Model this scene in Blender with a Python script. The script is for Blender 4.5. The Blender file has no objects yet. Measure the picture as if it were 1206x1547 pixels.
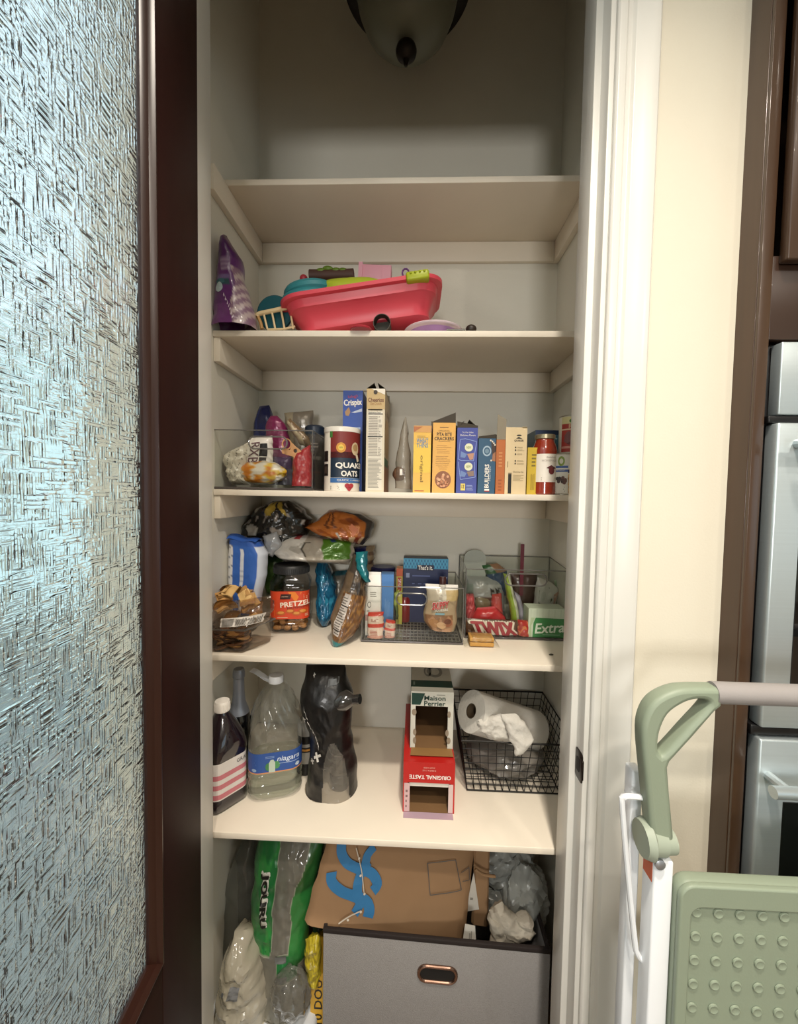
import bpy, bmesh, math, random
from mathutils import Vector, Matrix, noise
random.seed(7)
SC = bpy.context.scene
COL = SC.collection
V3 = Vector
PI = math.pi

# ---------------------------------------------------------------- camera
EYE = V3((0, 0, 1.60))
FPX, PITCH, YAW, ROLL = 613.556, -.0441, -.0382, .0168
FW = V3((math.sin(YAW)*math.cos(PITCH), math.cos(YAW)*math.cos(PITCH), math.sin(PITCH)))
_r0 = V3((math.cos(YAW), -math.sin(YAW), 0)); _u0 = _r0.cross(FW)
RT = _r0*math.cos(ROLL) + _u0*math.sin(ROLL)
UP = _u0*math.cos(ROLL) - _r0*math.sin(ROLL)
cam = bpy.data.objects.new('camera', bpy.data.cameras.new('camera'))
COL.objects.link(cam)
cam.data.sensor_fit = 'HORIZONTAL'; cam.data.sensor_width = 36
cam.data.lens = FPX*36/1206; cam.data.clip_start = .02; cam.data.clip_end = 60
cam.matrix_world = Matrix(((RT.x, UP.x, -FW.x, EYE.x), (RT.y, UP.y, -FW.y, EYE.y), (RT.z, UP.z, -FW.z, EYE.z), (0, 0, 0, 1)))
SC.camera = cam
SC.view_settings.view_transform = 'Standard'; SC.view_settings.look = 'None'
SC.view_settings.gamma = 1; SC.view_settings.use_curve_mapping = False
SC.view_settings.exposure = EXPOSURE = .04

# ---------------------------------------------------------------- world and lights
W = bpy.data.worlds.new('world'); SC.world = W; W.use_nodes = True
bg = W.node_tree.nodes['Background']
bg.inputs[0].default_value = (.70, .86, .95, 1); bg.inputs[1].default_value = 1.5
SC.cycles.transparent_max_bounces = 32
def area(name, loc, target, size, power, rgb, size_y=None, spread=PI):
    d = bpy.data.lights.new(name, 'AREA'); d.energy = power; d.color = rgb
    d.shape = 'RECTANGLE' if size_y else 'DISK'; d.size = size; d.spread = spread
    if size_y: d.size_y = size_y
    o = bpy.data.objects.new(name, d); COL.objects.link(o); o.location = loc
    o.rotation_euler = (V3(target)-V3(loc)).to_track_quat('-Z', 'Y').to_euler()
    return o
area('ceiling_downlight', (.22, .02, 3.26), (.22, .02, 0), .14, 20, (1, .90, .77), spread=math.radians(105))
area('ceiling_downlight', (.16, -1.0, 3.26), (.16, -1.0, 0), .14, 27, (1, .90, .77), spread=math.radians(130))
area('ceiling_downlight', (-1.2, -1.4, 3.26), (-1.2, -1.4, 0), .14, 20, (1, .91, .80))
area('ceiling_downlight', (1.2, -1.6, 3.26), (1.2, -1.6, 0), .14, 20, (1, .91, .80))
area('kitchen_window_light', (-.2, -3.8, 1.72), (0, 1, 1.9), .7, 60, (1, .98, .95), .8)

# ---------------------------------------------------------------- helpers
def ray(u, v): return FW + RT*((u-603)/FPX) - UP*((v-773.5)/FPX)
def at(u, v, Y): d = ray(u, v); return EYE + d*(Y/d.y)          # the point seen at (u, v) that lies Y metres away
def on(u, v, Z): d = ray(u, v); return EYE + d*((Z-EYE.z)/d.z)   # ... that lies on a board at height Z
def atx(u, v, X): d = ray(u, v); return EYE + d*(X/d.x)
def lin(h):
    if isinstance(h, (tuple, list)): return tuple(h)[:3]
    h = h.lstrip('#')
    c = [int(h[i:i+2], 16)/255 for i in (0, 2, 4)]
    return tuple(x/12.92 if x <= .04045 else ((x+.055)/1.055)**2.4 for x in c)
def mixc(a, b, k): return tuple(a[i]*(1-k)+b[i]*k for i in range(3))
def lerp(a, b, k): return a+(b-a)*k
def sstep(a, b, x):
    k = min(1, max(0, (x-a)/(b-a))); return k*k*(3-2*k)
MATS = {}
def M(name, hexc, rough=.5, metal=0, var=.07, ns=14, bump=0, bs=120, coat=0, spec=.5, trans=0, stretch=None, emit=0, sub=0):
    if name in MATS: return MATS[name]
    m = bpy.data.materials.new(name); m.use_nodes = True; nt = m.node_tree; N = nt.nodes; L = nt.links
    b = N['Principled BSDF']; c = lin(hexc)
    b.inputs['Roughness'].default_value = rough; b.inputs['Metallic'].default_value = metal
    b.inputs['Coat Weight'].default_value = coat; b.inputs['Specular IOR Level'].default_value = spec
    b.inputs['Transmission Weight'].default_value = trans
    tc = N.new('ShaderNodeTexCoord'); mp = N.new('ShaderNodeMapping')
    L.new(tc.outputs['Object'], mp.inputs[0])
    if stretch: mp.inputs['Scale'].default_value = stretch
    nz = N.new('ShaderNodeTexNoise'); nz.inputs['Scale'].default_value = ns; nz.inputs['Detail'].default_value = 4
    L.new(mp.outputs[0], nz.inputs['Vector'])
    mx = N.new('ShaderNodeMix'); mx.data_type = 'RGBA'
    mx.inputs['A'].default_value = (*[x*(1-var) for x in c], 1); mx.inputs['B'].default_value = (*[min(1, x*(1+var)) for x in c], 1)
    L.new(nz.outputs['Fac'], mx.inputs['Factor']); L.new(mx.outputs['Result'], b.inputs['Base Color'])
    if emit:
        L.new(mx.outputs['Result'], b.inputs['Emission Color']); b.inputs['Emission Strength'].default_value = emit
    if bump:
        n2 = N.new('ShaderNodeTexNoise'); n2.inputs['Scale'].default_value = bs; n2.inputs['Detail'].default_value = 3
        L.new(mp.outputs[0], n2.inputs['Vector'])
        bp = N.new('ShaderNodeBump'); bp.inputs['Strength'].default_value = bump; bp.inputs['Distance'].default_value = .004
        L.new(n2.outputs['Fac'], bp.inputs['Height']); L.new(bp.outputs[0], b.inputs['Normal'])
    MATS[name] = m; return m
def MV(name, rough=.35, coat=0, bump=0, bs=60, metal=0, spec=.5):
    """printed film or card: colour from the mesh's print attribute"""
    if name in MATS: return MATS[name]
    m = bpy.data.materials.new(name); m.use_nodes = True; nt = m.node_tree; N = nt.nodes; L = nt.links
    b = N['Principled BSDF']; b.inputs['Roughness'].default_value = rough; b.inputs['Coat Weight'].default_value = coat
    b.inputs['Metallic'].default_value = metal; b.inputs['Specular IOR Level'].default_value = spec
    a = N.new('ShaderNodeVertexColor'); a.layer_name = 'Col'
    L.new(a.outputs[0], b.inputs['Base Color'])
    if bump:
        tc = N.new('ShaderNodeTexCoord'); n2 = N.new('ShaderNodeTexNoise'); n2.inputs['Scale'].default_value = bs
        n2.inputs['Detail'].default_value = 4
        L.new(tc.outputs['Object'], n2.inputs['Vector'])
        bp = N.new('ShaderNodeBump'); bp.inputs['Strength'].default_value = bump; bp.inputs['Distance'].default_value = .006
        L.new(n2.outputs['Fac'], bp.inputs['Height']); L.new(bp.outputs[0], b.inputs['Normal'])
    MATS[name] = m; return m
def CLEAR(name, tint='#ffffff', rough=.06, refl=1.0, bump=0, bs=40, milky=0, milk='#ffffff', ior=1.45):
    """thin clear plastic: tinted see-through sheet with a fresnel gloss, optionally a milky share"""
    if name in MATS: return MATS[name]
    m = bpy.data.materials.new(name); m.use_nodes = True; nt = m.node_tree; N = nt.nodes; L = nt.links
    N.remove(N['Principled BSDF']); out = N['Material Output']
    tr = N.new('ShaderNodeBsdfTransparent'); tr.inputs[0].default_value = (*lin(tint), 1)
    gl = N.new('ShaderNodeBsdfGlossy'); gl.inputs['Roughness'].default_value = rough
    lw = N.new('ShaderNodeLayerWeight'); lw.inputs['Blend'].default_value = .5     # facing = 1 - |cos|, the same from both sides
    pw = N.new('ShaderNodeMath'); pw.operation = 'POWER'; pw.inputs[1].default_value = 4.5; nt.links.new(lw.outputs['Facing'], pw.inputs[0])
    fr = N.new('ShaderNodeMath'); fr.operation = 'MULTIPLY_ADD'; fr.inputs[1].default_value = .85; fr.inputs[2].default_value = .045 if ior > 1.4 else .02; nt.links.new(pw.outputs[0], fr.inputs[0])
    mx = N.new('ShaderNodeMixShader'); base = tr
    if milky:
        df = N.new('ShaderNodeBsdfDiffuse'); df.inputs[0].default_value = (*lin(milk), 1)
        tl = N.new('ShaderNodeBsdfTranslucent'); tl.inputs[0].default_value = (*lin(milk), 1)
        m3 = N.new('ShaderNodeMixShader'); m3.inputs[0].default_value = .4
        L.new(df.outputs[0], m3.inputs[1]); L.new(tl.outputs[0], m3.inputs[2])
        m2 = N.new('ShaderNodeMixShader'); m2.inputs[0].default_value = milky
        L.new(tr.outputs[0], m2.inputs[1]); L.new(m3.outputs[0], m2.inputs[2]); base = m2
    mt = N.new('ShaderNodeMath'); mt.operation = 'MULTIPLY'; mt.inputs[1].default_value = refl; mt.use_clamp = True
    L.new(fr.outputs[0], mt.inputs[0]); L.new(mt.outputs[0], mx.inputs[0])
    L.new(base.outputs[0], mx.inputs[1]); L.new(gl.outputs[0], mx.inputs[2]); L.new(mx.outputs[0], out.inputs[0])
    tc = N.new('ShaderNodeTexCoord'); n2 = N.new('ShaderNodeTexNoise'); n2.inputs['Scale'].default_value = bs
    L.new(tc.outputs['Object'], n2.inputs['Vector'])
    if bump:
        n2.inputs['Detail'].default_value = 3
        bp = N.new('ShaderNodeBump'); bp.inputs['Strength'].default_value = bump; bp.inputs['Distance'].default_value = .01
        L.new(n2.outputs['Fac'], bp.inputs['Height'])
        L.new(bp.outputs[0], gl.inputs['Normal']); L.new(bp.outputs[0], lw.inputs['Normal'])
    MATS[name] = m; return m

class MB:
    def __init__(s): s.v = []; s.f = []; s.m = []; s.c = []; s.flat = set()
    def add(s, vs, fs, mi=0, cols=None):
        o = len(s.v); s.v += [V3(p) for p in vs]; s.f += [tuple(i+o for i in f) for f in fs]; s.m += [mi]*len(fs)
        if cols is not None: s.c += [(0, 0, 0)]*(o-len(s.c)) + list(cols)
        return s
    def box(s, lo, hi, mi=0, R=None, piv=None):
        (a, b, c), (d, e, f) = lo, hi
        vs = [V3(p) for p in ((a, b, c), (d, b, c), (d, e, c), (a, e, c), (a, b, f), (d, b, f), (d, e, f), (a, e, f))]
        if R is not None:
            pv = V3(piv) if piv is not None else (V3(lo)+V3(hi))/2
            vs = [R @ (p-pv)+pv for p in vs]
        return s.add(vs, [(0, 3, 2, 1), (4, 5, 6, 7), (0, 1, 5, 4), (1, 2, 6, 5), (2, 3, 7, 6), (3, 0, 4, 7)], mi)
    def hexa(s, b, t, mi=0):
        """b, t: four corners each, same winding"""
        vs = list(b)+list(t)
        return s.add(vs, [(0, 3, 2, 1), (4, 5, 6, 7), (0, 1, 5, 4), (1, 2, 6, 5), (2, 3, 7, 6), (3, 0, 4, 7)], mi)
    def grid(s, fn, nu, nv, mi=0, col=None, cu=False, cv=False):
        o = len(s.v); vs = []; cs = []
        for j in range(nv+(0 if cv else 1)):
            for i in range(nu+(0 if cu else 1)):
                vs.append(fn(i/nu, j/nv))
                if col: cs.append(col(i/nu, j/nv))
        wu = nu if cu else nu+1; hv = nv if cv else nv+1; fs = []
        for j in range(nv):
            for i in range(nu):
                a = i; b = (i+1) % wu; c = j; d = (j+1) % hv
                fs.append((c*wu+a, c*wu+b, d*wu+b, d*wu+a))
        return s.add(vs, fs, mi, cs if col else None)
    def lathe(s, prof, c, seg=32, mi=0, R=None, sx=1, sy=1, caps=True):
        R = R or Matrix.Identity(3); c = V3(c); n = len(prof); vs = []
        for r, z in prof:
            for k in range(seg):
                a = 2*PI*k/seg; vs.append(c+R @ V3((r*math.cos(a)*sx, r*math.sin(a)*sy, z)))
        fs = [(j*seg+k, j*seg+(k+1) % seg, (j+1)*seg+(k+1) % seg, (j+1)*seg+k) for j in range(n-1) for k in range(seg)]
        if caps:
            if prof[0][0] > 1e-5: fs.append(tuple(range(seg-1, -1, -1)))
            if prof[-1][0] > 1e-5: fs.append(tuple((n-1)*seg+k for k in range(seg)))
        return s.add(vs, fs, mi)
    def tube(s, pts, r, seg=8, mi=0, closed=False, radii=None):
        pts = [V3(p) for p in pts]; n = len(pts); vs = []; up = None
        for i, p in enumerate(pts):
            if closed: d = (pts[(i+1) % n]-pts[i-1]).normalized()
            else: d = (pts[min(i+1, n-1)]-pts[max(i-1, 0)]).normalized()
            if up is None:
                up = d.orthogonal().normalized()
            up = (up-d*up.dot(d)).normalized(); sd = d.cross(up); rr = radii[i] if radii else r
            for k in range(seg):
                a = 2*PI*k/seg; vs.append(p+up*math.cos(a)*rr+sd*math.sin(a)*rr)
        m = n if closed else n-1
        fs = [(j*seg+k, j*seg+(k+1) % seg, ((j+1) % n)*seg+(k+1) % seg, ((j+1) % n)*seg+k) for j in range(m) for k in range(seg)]
        if not closed: fs += [tuple(range(seg-1, -1, -1)), tuple((n-1)*seg+k for k in range(seg))]
        return s.add(vs, fs, mi)
    def ball(s, c, r, seg=16, rings=10, mi=0, sc=(1, 1, 1)):
        pr = [(max(1e-6, math.sin(PI*i/rings)), -math.cos(PI*i/rings)) for i in range(rings+1)]
        vs = []; c = V3(c)
        for a, z in pr:
            for k in range(seg):
                t = 2*PI*k/seg; vs.append(c+V3((a*math.cos(t)*r*sc[0], a*math.sin(t)*r*sc[1], z*r*sc[2])))
        fs = [(j*seg+k, j*seg+(k+1) % seg, (j+1)*seg+(k+1) % seg, (j+1)*seg+k) for j in range(rings) for k in range(seg)]
        return s.add(vs, fs, mi)
    def prism(s, poly, fr, d, mi=0):
        """poly in the frame (origin, ex, ey, ez), extruded d along ez"""
        o, ex, ey, ez = fr; n = len(poly)
        vs = [o+ex*x+ey*y for x, y in poly]+[o+ex*x+ey*y+ez*d for x, y in poly]
        fs = [tuple(range(n-1, -1, -1)), tuple(range(n, 2*n))]+[(i, (i+1) % n, n+(i+1) % n, n+i) for i in range(n)]
        return s.add(vs, fs, mi)
    def data(s, name, mats, base=V3(), smooth=True, bevel=0, angle=35, solid=0, seg=2):
        me = bpy.data.meshes.new(name)
        me.from_pydata([p-base for p in s.v], [], s.f)
        for mt in mats: me.materials.append(mt)
        me.polygons.foreach_set('material_index', s.m)
        if s.c:
            s.c += [(0, 0, 0)]*(len(s.v)-len(s.c))
            ca = me.color_attributes.new('Col', 'FLOAT_COLOR', 'POINT')
            ca.data.foreach_set('color', [x for c in s.c for x in (*c, 1)])
        bm = bmesh.new(); bm.from_mesh(me)
        bmesh.ops.recalc_face_normals(bm, faces=bm.faces)
        if bevel:
            es = [e for e in bm.edges if len(e.link_faces) == 2 and e.calc_face_angle() > math.radians(angle)]
            bmesh.ops.bevel(bm, geom=es, offset=bevel, segments=seg, affect='EDGES', profile=.5, clamp_overlap=True)
        if smooth:
            for f in bm.faces: f.smooth = True
            for e in bm.edges:
                if len(e.link_faces) == 2 and e.calc_face_angle() > math.radians(angle if not bevel else 50): e.smooth = False
        bm.to_mesh(me); bm.free()
        return me

def link(name, me, parent=None, loc=(0, 0, 0)):
    o = bpy.data.objects.new(name, me); COL.objects.link(o); o.location = loc
    if parent is not None: o.parent = parent
    return o
def tags(o, label=None, cat=None, group=None, kind=None):
    if label: o['label'] = label
    if cat: o['category'] = cat
    if group: o['group'] = group
    if kind: o['kind'] = kind
    return o
def mlist(m): return list(m) if isinstance(m, (list, tuple)) else [m]
class Thing:
    def __init__(s, name, label, cat, base, group=None, kind=None):
        s.base = V3(base); s.root = link(name, None, None, s.base); tags(s.root, label, cat, group, kind)
        s.root.empty_display_size = .03
    def add(s, name, mb, mat, parent=None, label=None, kind=None, **kw):
        o = link(name, mb.data(name, mlist(mat), s.base, **kw), parent or s.root)
        return tags(o, label, kind=kind)
class Solo(Thing):
    """a thing whose main shape is its own mesh; parts may hang below it"""
    def __init__(s, name, label, cat, mb, mat, base, group=None, kind=None, **kw):
        s.base = V3(base); s.root = link(name, mb.data(name, mlist(mat), s.base, **kw), None, s.base); tags(s.root, label, cat, group, kind)
def struct(name, mb, mat, parent=None, **kw):
    o = link(name, mb.data(name, mlist(mat), **kw), parent)
    if parent is None: o['kind'] = 'structure'
    return o

# ---- flat print: lettering and shapes laid on a face
_TXT = {}
def text_tris(txt, bold=0):
    k = (txt, bold)
    if k in _TXT: return _TXT[k]
    cu = bpy.data.curves.new('t', 'FONT'); cu.body = txt; cu.resolution_u = 2; cu.offset = bold; cu.fill_mode = 'FRONT'
    ob = bpy.data.objects.new('t', cu); COL.objects.link(ob)
    dg = bpy.context.evaluated_depsgraph_get(); me = ob.evaluated_get(dg).to_mesh()
    vs = [v.co.copy() for v in me.vertices]; fs = [tuple(p.vertices) for p in me.polygons]
    bpy.data.objects.remove(ob); bpy.data.curves.remove(cu)
    x0 = min(v.x for v in vs); x1 = max(v.x for v in vs); y0 = min(v.y for v in vs); y1 = max(v.y for v in vs)
    vs = [((v.x-x0)/(x1-x0)-.5, (v.y-y0)/(y1-y0)-.5) for v in vs]
    _TXT[k] = (vs, fs, (x1-x0)/(y1-y0)); return _TXT[k]
class Face:
    def __init__(s, fn, w, h, thing, parent=None, eps=.0004):
        s.fn = fn; s.w = w; s.h = h; s.t = thing; s.p = parent; s.k = 1; s.eps = eps; s.pool = {}
    def put(s, pts, fs, mat, name, layer=1):
        mb = s.pool.setdefault((name, mat.name), (MB(), mat))[0]
        mb.add([s.fn(x*s.w, y*s.h, s.eps*layer) for x, y in pts], fs)
    def rect(s, x0, y0, x1, y1, mat, n=1, name='print', layer=1, skew=0):
        pts = []; fs = []; m = n
        for j in range(m+1):
            for i in range(n+1): pts.append((lerp(x0, x1, i/n)+skew*j/m, lerp(y0, y1, j/m)))
        for j in range(m):
            for i in range(n): a = j*(n+1)+i; fs.append((a, a+1, a+n+2, a+n+1))
        s.put(pts, fs, mat, name, layer)
    def poly(s, pts, mat, name='print', layer=1): s.put(pts, [tuple(range(len(pts)))], mat, name, layer)
    def ell(s, cx, cy, rx, ry, mat, n=20, name='print', layer=1, hole=0):
        a = [2*PI*i/n for i in range(n)]
        o = [(cx+rx*math.cos(t), cy+ry*math.sin(t)) for t in a]
        if hole:
            q = [(cx+rx*hole*math.cos(t), cy+ry*hole*math.sin(t)) for t in a]
            s.put(o+q, [(i, (i+1) % n, n+(i+1) % n, n+i) for i in range(n)], mat, name, layer)
        else: s.put(o+[(cx, cy)], [(i, (i+1) % n, n) for i in range(n)], mat, name, layer)
    def text(s, txt, cx, cy, w, h, mat, rot=0, bold=0, layer=2, name='lettering', arc=0, shear=0, fat=0):
        vs, fs, asp = text_tris(txt, bold); c, sn = math.cos(rot), math.sin(rot); out = []
        W_, H_ = w*s.w, h*s.h
        if rot and abs(abs(rot)-PI/2) < .01: W_, H_ = h*s.h, w*s.w
        for x, y in vs:
            a = x*W_+shear*y*H_; b = y*H_-arc*H_*(4*x*x)
            out.append((cx+(a*c-b*sn)/s.w, cy+(a*sn+b*c)/s.h))
        for i, (dx, dy) in enumerate(((0, 0),) if not fat else ((0, 0), (-1, 0), (1, 0), (0, -1), (0, 1), (.7, .7), (-.7, .7), (.7, -.7), (-.7, -.7))):
            k = fat*H_; s.put([(x+dx*k/s.w, y+dy*k/s.h) for x, y in out], fs, mat, name, layer+i*.09)
    def lines(s, x0, y0, x1, y1, n, mat, seed=1, frac=.45, name='print', layer=1, segs=1, vert=False):
        rd = random.Random(seed)
        for i in range(n):
            if vert:
                a = lerp(x0, x1, i/n); b = a+(x1-x0)/n*frac; s.rect(a, y0, b, lerp(y1, y0, rd.random()*.25), mat, segs, name, layer)
            else:
                a = lerp(y0, y1, i/n); b = a+(y1-y0)/n*frac; s.rect(x0, a, lerp(x1, x0, rd.random()*.35), b, mat, segs, name, layer)
    def done(s):
        for (name, _), (mb, mat) in s.pool.items(): s.t.add(name, mb, mat, s.p, smooth=False)
        s.pool = {}
def plane_face(o, ex, ey, w, h, thing, parent=None, eps=.0004):
    n = ex.cross(ey).normalized()
    return Face(lambda x, y, e: o+ex*x+ey*y+n*e, w, h, thing, parent, eps)
def cyl_face(c, r, a0, w, h, thing, parent=None, eps=.0004, z0=0):
    """wraps round a standing cylinder; a0 is the angle of x = 0 (0 = towards +X, -90 deg = towards the viewer)"""
    c = V3(c)
    return Face(lambda x, y, e: c+V3(((r+e)*math.cos(a0+x/r), (r+e)*math.sin(a0+x/r), z0+y)), w, h, thing, parent, eps)
_PM = {}
def P(hexc, rough=.5, metal=0): # printing ink
    k = (hexc, rough, metal)
    if k not in _PM: _PM[k] = M('ink_%s_%d' % (hexc.lstrip('#'), rough*100), hexc, rough, metal, var=.05, ns=60)
    return _PM[k]

def rnoise(p, f, o=3):
    a = 0; k = 1; q = V3(p)*f
    for _ in range(o):
        a += (1-abs(noise.noise(q))*2)*k; q = q*2.1+V3((3.1, 1.7, 5.2)); k *= .5
    return a/1.75
def poly_at(pts, t):
    """point at fraction t along a polyline of vectors"""
    ls = [0]
    for a, b in zip(pts, pts[1:]): ls.append(ls[-1]+(b-a).length)
    d = t*ls[-1]
    for i in range(len(pts)-1):
        if d <= ls[i+1] or i == len(pts)-2: return pts[i].lerp(pts[i+1], (d-ls[i])/max(1e-9, ls[i+1]-ls[i]))
class Bag:
    """a filled film bag between two edge lines (picture points, top to bottom) standing Y metres away"""
    def __init__(s, L, R, Y, thick, amp=.004, freq=22, lean=(0, 0), ends=(1, 1), seed=0, flat=2.4, yaw=0, endw=.22, floor=None):
        s.L = [at(u, v, Y) for u, v in L]; s.R = [at(u, v, Y) for u, v in R]
        s.thick = thick; s.amp = amp; s.freq = freq; s.lean = lean; s.ends = ends; s.o = V3((seed*7.3, seed*3.1, seed*5.7)); s.flat = flat; s.yaw = yaw; s.endw = endw; s.floor = floor
    def prof(s, a, t):
        e = 1
        if s.ends[0]: e *= min(1, math.sin(min(1, t/s.endw)*PI/2))**.75
        if s.ends[1]: e *= min(1, math.sin(min(1, (1-t)/s.endw)*PI/2))**.75
        return max(0, 1-abs(a)**s.flat)**.6*e
    def S(s, a, t, side=1):
        p = poly_at(s.L, t).lerp(poly_at(s.R, t), (a+1)/2)
        k = s.prof(a, t)
        w = rnoise(p+s.o, s.freq)*s.amp*(.35+.65*min(1, k*2))
        edge = noise.noise(V3((t*9, side*0, a))+s.o)*s.amp*.8*(1-k)
        y = p.y+lerp(s.lean[0], s.lean[1], t)+s.yaw*a
        z = p.z+w*.3
        if s.floor is not None and z < s.floor+.0006: z = s.floor+.0006
        return V3((p.x+edge, y-side*(s.thick/2*k)-(w if side > 0 else -w)*min(1, k*3)+edge*.5, z))
    def build(s, paint, M_=36, N_=46):
        mb = MB()
        c = lambda i, j: lin(paint(i*2-1, j))
        mb.grid(lambda i, j: s.S(i*2-1, j, 1), M_, N_, col=c)
        mb.grid(lambda i, j: s.S(1-i*2, j, -1), M_, N_, col=lambda i, j: lin(paint(1-i*2, j)))
        bm_merge(mb); return mb
    def face(s, thing, parent=None, eps=.0009):
        return Face(lambda x, y, e: s.S(x*2-1, 1-y, 1)+V3((0, -e, 0)), 1, 1, thing, parent, eps)
def bm_merge(mb, d=2e-5):
    """weld coincident rim points of the two halves"""
    seen = {}; rm = []
    for i, p in enumerate(mb.v):
        k = (round(p.x/d/3), round(p.y/d/3), round(p.z/d/3)); rm.append(seen.setdefault(k, i))
    mb.f = [tuple(rm[i] for i in f) for f in mb.f]
    keep = [(f, m) for f, m in zip(mb.f, mb.m) if len(set(f)) == len(f)]
    mb.f = [f for f, _ in keep]; mb.m = [m for _, m in keep]
def bagbase(b, z): 
    ps = b.L+b.R; return V3((sum(p.x for p in ps)/len(ps), ps[0].y, z))
def blob(c, r, amp=.25, freq=6, seed=0, sub=4, floor=None, paint=None, power=1, tilt=None):
    bm = bmesh.new(); bmesh.ops.create_icosphere(bm, subdivisions=sub, radius=1)
    mb = MB(); c = V3(c); o = V3((seed*3.7, seed*9.1, seed*1.3)); vs = []; cs = []
    for v in bm.verts:
        n = v.co.normalized()
        k = 1+amp*rnoise(n*1.0+o, freq/6, 4)
        q = V3((n.x*r[0], n.y*r[1], n.z*r[2]))*k
        if tilt is not None: q = tilt @ q
        p = c+q
        if floor is not None and p.z < floor: p.z = floor+.0004*abs(n.z)
        vs.append(p)
        if paint: cs.append(lin(paint(n, p)))
    mb.add(vs, [tuple(v.index for v in f.verts) for f in bm.faces], 0, cs if paint else None); bm.free()
    return mb
def plate(outer, holes, fr, d, bevel=.003, res=6):
    """outline with holes in the frame, extruded and rounded"""
    cu = bpy.data.curves.new('pl', 'CURVE'); cu.dimensions = '2D'; cu.fill_mode = 'BOTH'; cu.extrude = max(0, d/2-bevel); cu.bevel_depth = bevel; cu.bevel_resolution = 2; cu.offset = -bevel
    for pts in [outer]+list(holes):
        sp = cu.splines.new('POLY'); sp.points.add(len(pts)-1); sp.use_cyclic_u = True
        for q, (x, y) in zip(sp.points, pts): q.co = (x, y, 0, 1)
    ob = bpy.data.objects.new('pl', cu); COL.objects.link(ob)
    me = ob.evaluated_get(bpy.context.evaluated_depsgraph_get()).to_mesh()
    o, ex, ey, ez = fr
    mb = MB(); mb.add([o+ex*v.co.x+ey*v.co.y+ez*(v.co.z+d/2) for v in me.vertices], [tuple(p.vertices) for p in me.polygons])
    bpy.data.objects.remove(ob); bpy.data.curves.remove(cu)
    return mb
def spline(pts, n=6, closed=False):
    """Catmull-Rom through 2-D or 3-D points"""
    pts = [V3(p) if len(p) == 3 else V3((p[0], p[1], 0)) for p in pts]; m = len(pts); out = []
    for i in range(m if closed else m-1):
        a, b, c, d = (pts[(i-1) % m] if closed or i else pts[0]), pts[i], pts[(i+1) % m], (pts[(i+2) % m] if closed or i+2 < m else pts[-1])
        for k in range(n):
            t = k/n; out.append(.5*((2*b)+(c-a)*t+(2*a-5*b+4*c-d)*t*t+(3*b-a-3*c+d)*t**3))
    if not closed: out.append(pts[-1])
    return out
def rrect(w, h, r, n=5):
    out = []
    for cx, cy, a0 in ((w/2-r, h/2-r, 0), (-w/2+r, h/2-r, PI/2), (-w/2+r, -h/2+r, PI), (w/2-r, -h/2+r, 1.5*PI)):
        for k in range(n+1): a = a0+PI/2*k/n; out.append((cx+r*math.cos(a), cy+r*math.sin(a)))
    return out
X, Yv, Z = V3((1, 0, 0)), V3((0, 1, 0)), V3((0, 0, 1))
# ---------------------------------------------------------------- setting
m_wall = M('pantry_paint', '#dcd8cb', .6, var=.03, ns=6, bump=.08, bs=220)
m_kwall = M('kitchen_paint', '#dbd4c2', .6, var=.03, ns=6, bump=.08, bs=220)
m_trim = M('white_trim_paint', '#d6d4cd', .28, var=.02, ns=5)
m_shelf = M('white_shelf_paint', '#e6dccb', .42, var=.04, ns=9, bump=.04, bs=90)
m_floor = M('wood_floor', '#7a6652', .4, var=.3, ns=5, stretch=(1, 8, 1))
m_ceil = M('ceiling_paint', '#ece8de', .8, var=.02)
XL, XR, YB = -.566, .477, 1.452            # pantry side and back walls
TOPZ = 3.30
struct('floor', MB().box((-6, -4.5, -.06), (3, 5, 0)), m_floor, smooth=False)
struct('floor_added_side', MB().box((-6, -4.5, 0), (-.90, 4, .004)), M('added_floor_tile', '#8d9190', .4, var=.06, ns=3), smooth=False)  # pale floor added out of view, to lighten the door glass
struct('ceiling', MB().box((-.90, -4.5, TOPZ), (3, 1.55, TOPZ+.06)), m_ceil, smooth=False)
struct('wall_back', MB().box((-.71, YB, 0), (.60, YB+.1, TOPZ)), m_wall, smooth=False)
struct('wall_left', MB().box((-.71, .947, 0), (XL, YB, TOPZ)), m_wall, smooth=False)
struct('wall_right', MB().box((XR, .947, 0), (.60, YB, TOPZ)), m_wall, smooth=False)
struct('wall_front_left', MB().box((-.71, .85, 0), (-.51, .947, 2.75)), m_kwall, smooth=False)
struct('wall_front_right', MB().box((.40, .85, 0), (.632, .947, 2.75)), m_kwall, smooth=False)
struct('wall_front_upper', MB().box((-.71, .85, 2.75), (.632, .947, TOPZ)), m_kwall, smooth=False)
def xy_prism(poly, z0, z1): return MB().prism(poly, (V3((0, 0, z0)), X, Yv, Z), z1-z0)
struct('trim_1', xy_prism([(-.481, .947), (-.51, .947), (-.51, .85), (-.481, .85)], 0, 2.72), m_trim, bevel=.0015)
jamb = struct('trim_2', xy_prism([(.352, .947), (.352, .886), (.366, .886), (.366, .85), (.40, .85), (.40, .947)], 0, 2.72), m_trim, bevel=.0015)
prof = [(0, .85), (0, .842), (.004, .838), (.017, .838), (.021, .843), (.029, .843), (.034, .837), (.052, .835), (.064, .830), (.076, .830), (.080, .834), (.080, .85)]
struct('trim_3', xy_prism([(.3755+x, y) for x, y in prof], 0, 2.80), m_trim, bevel=.001)
struct('trim_4', xy_prism([(-.4905-x, y) for x, y in prof], 0, 2.80), m_trim, bevel=.001)
struct('trim_5', MB().box((-.51, .85, 2.72), (.40, .947, 2.75)), m_trim, smooth=False)
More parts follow.
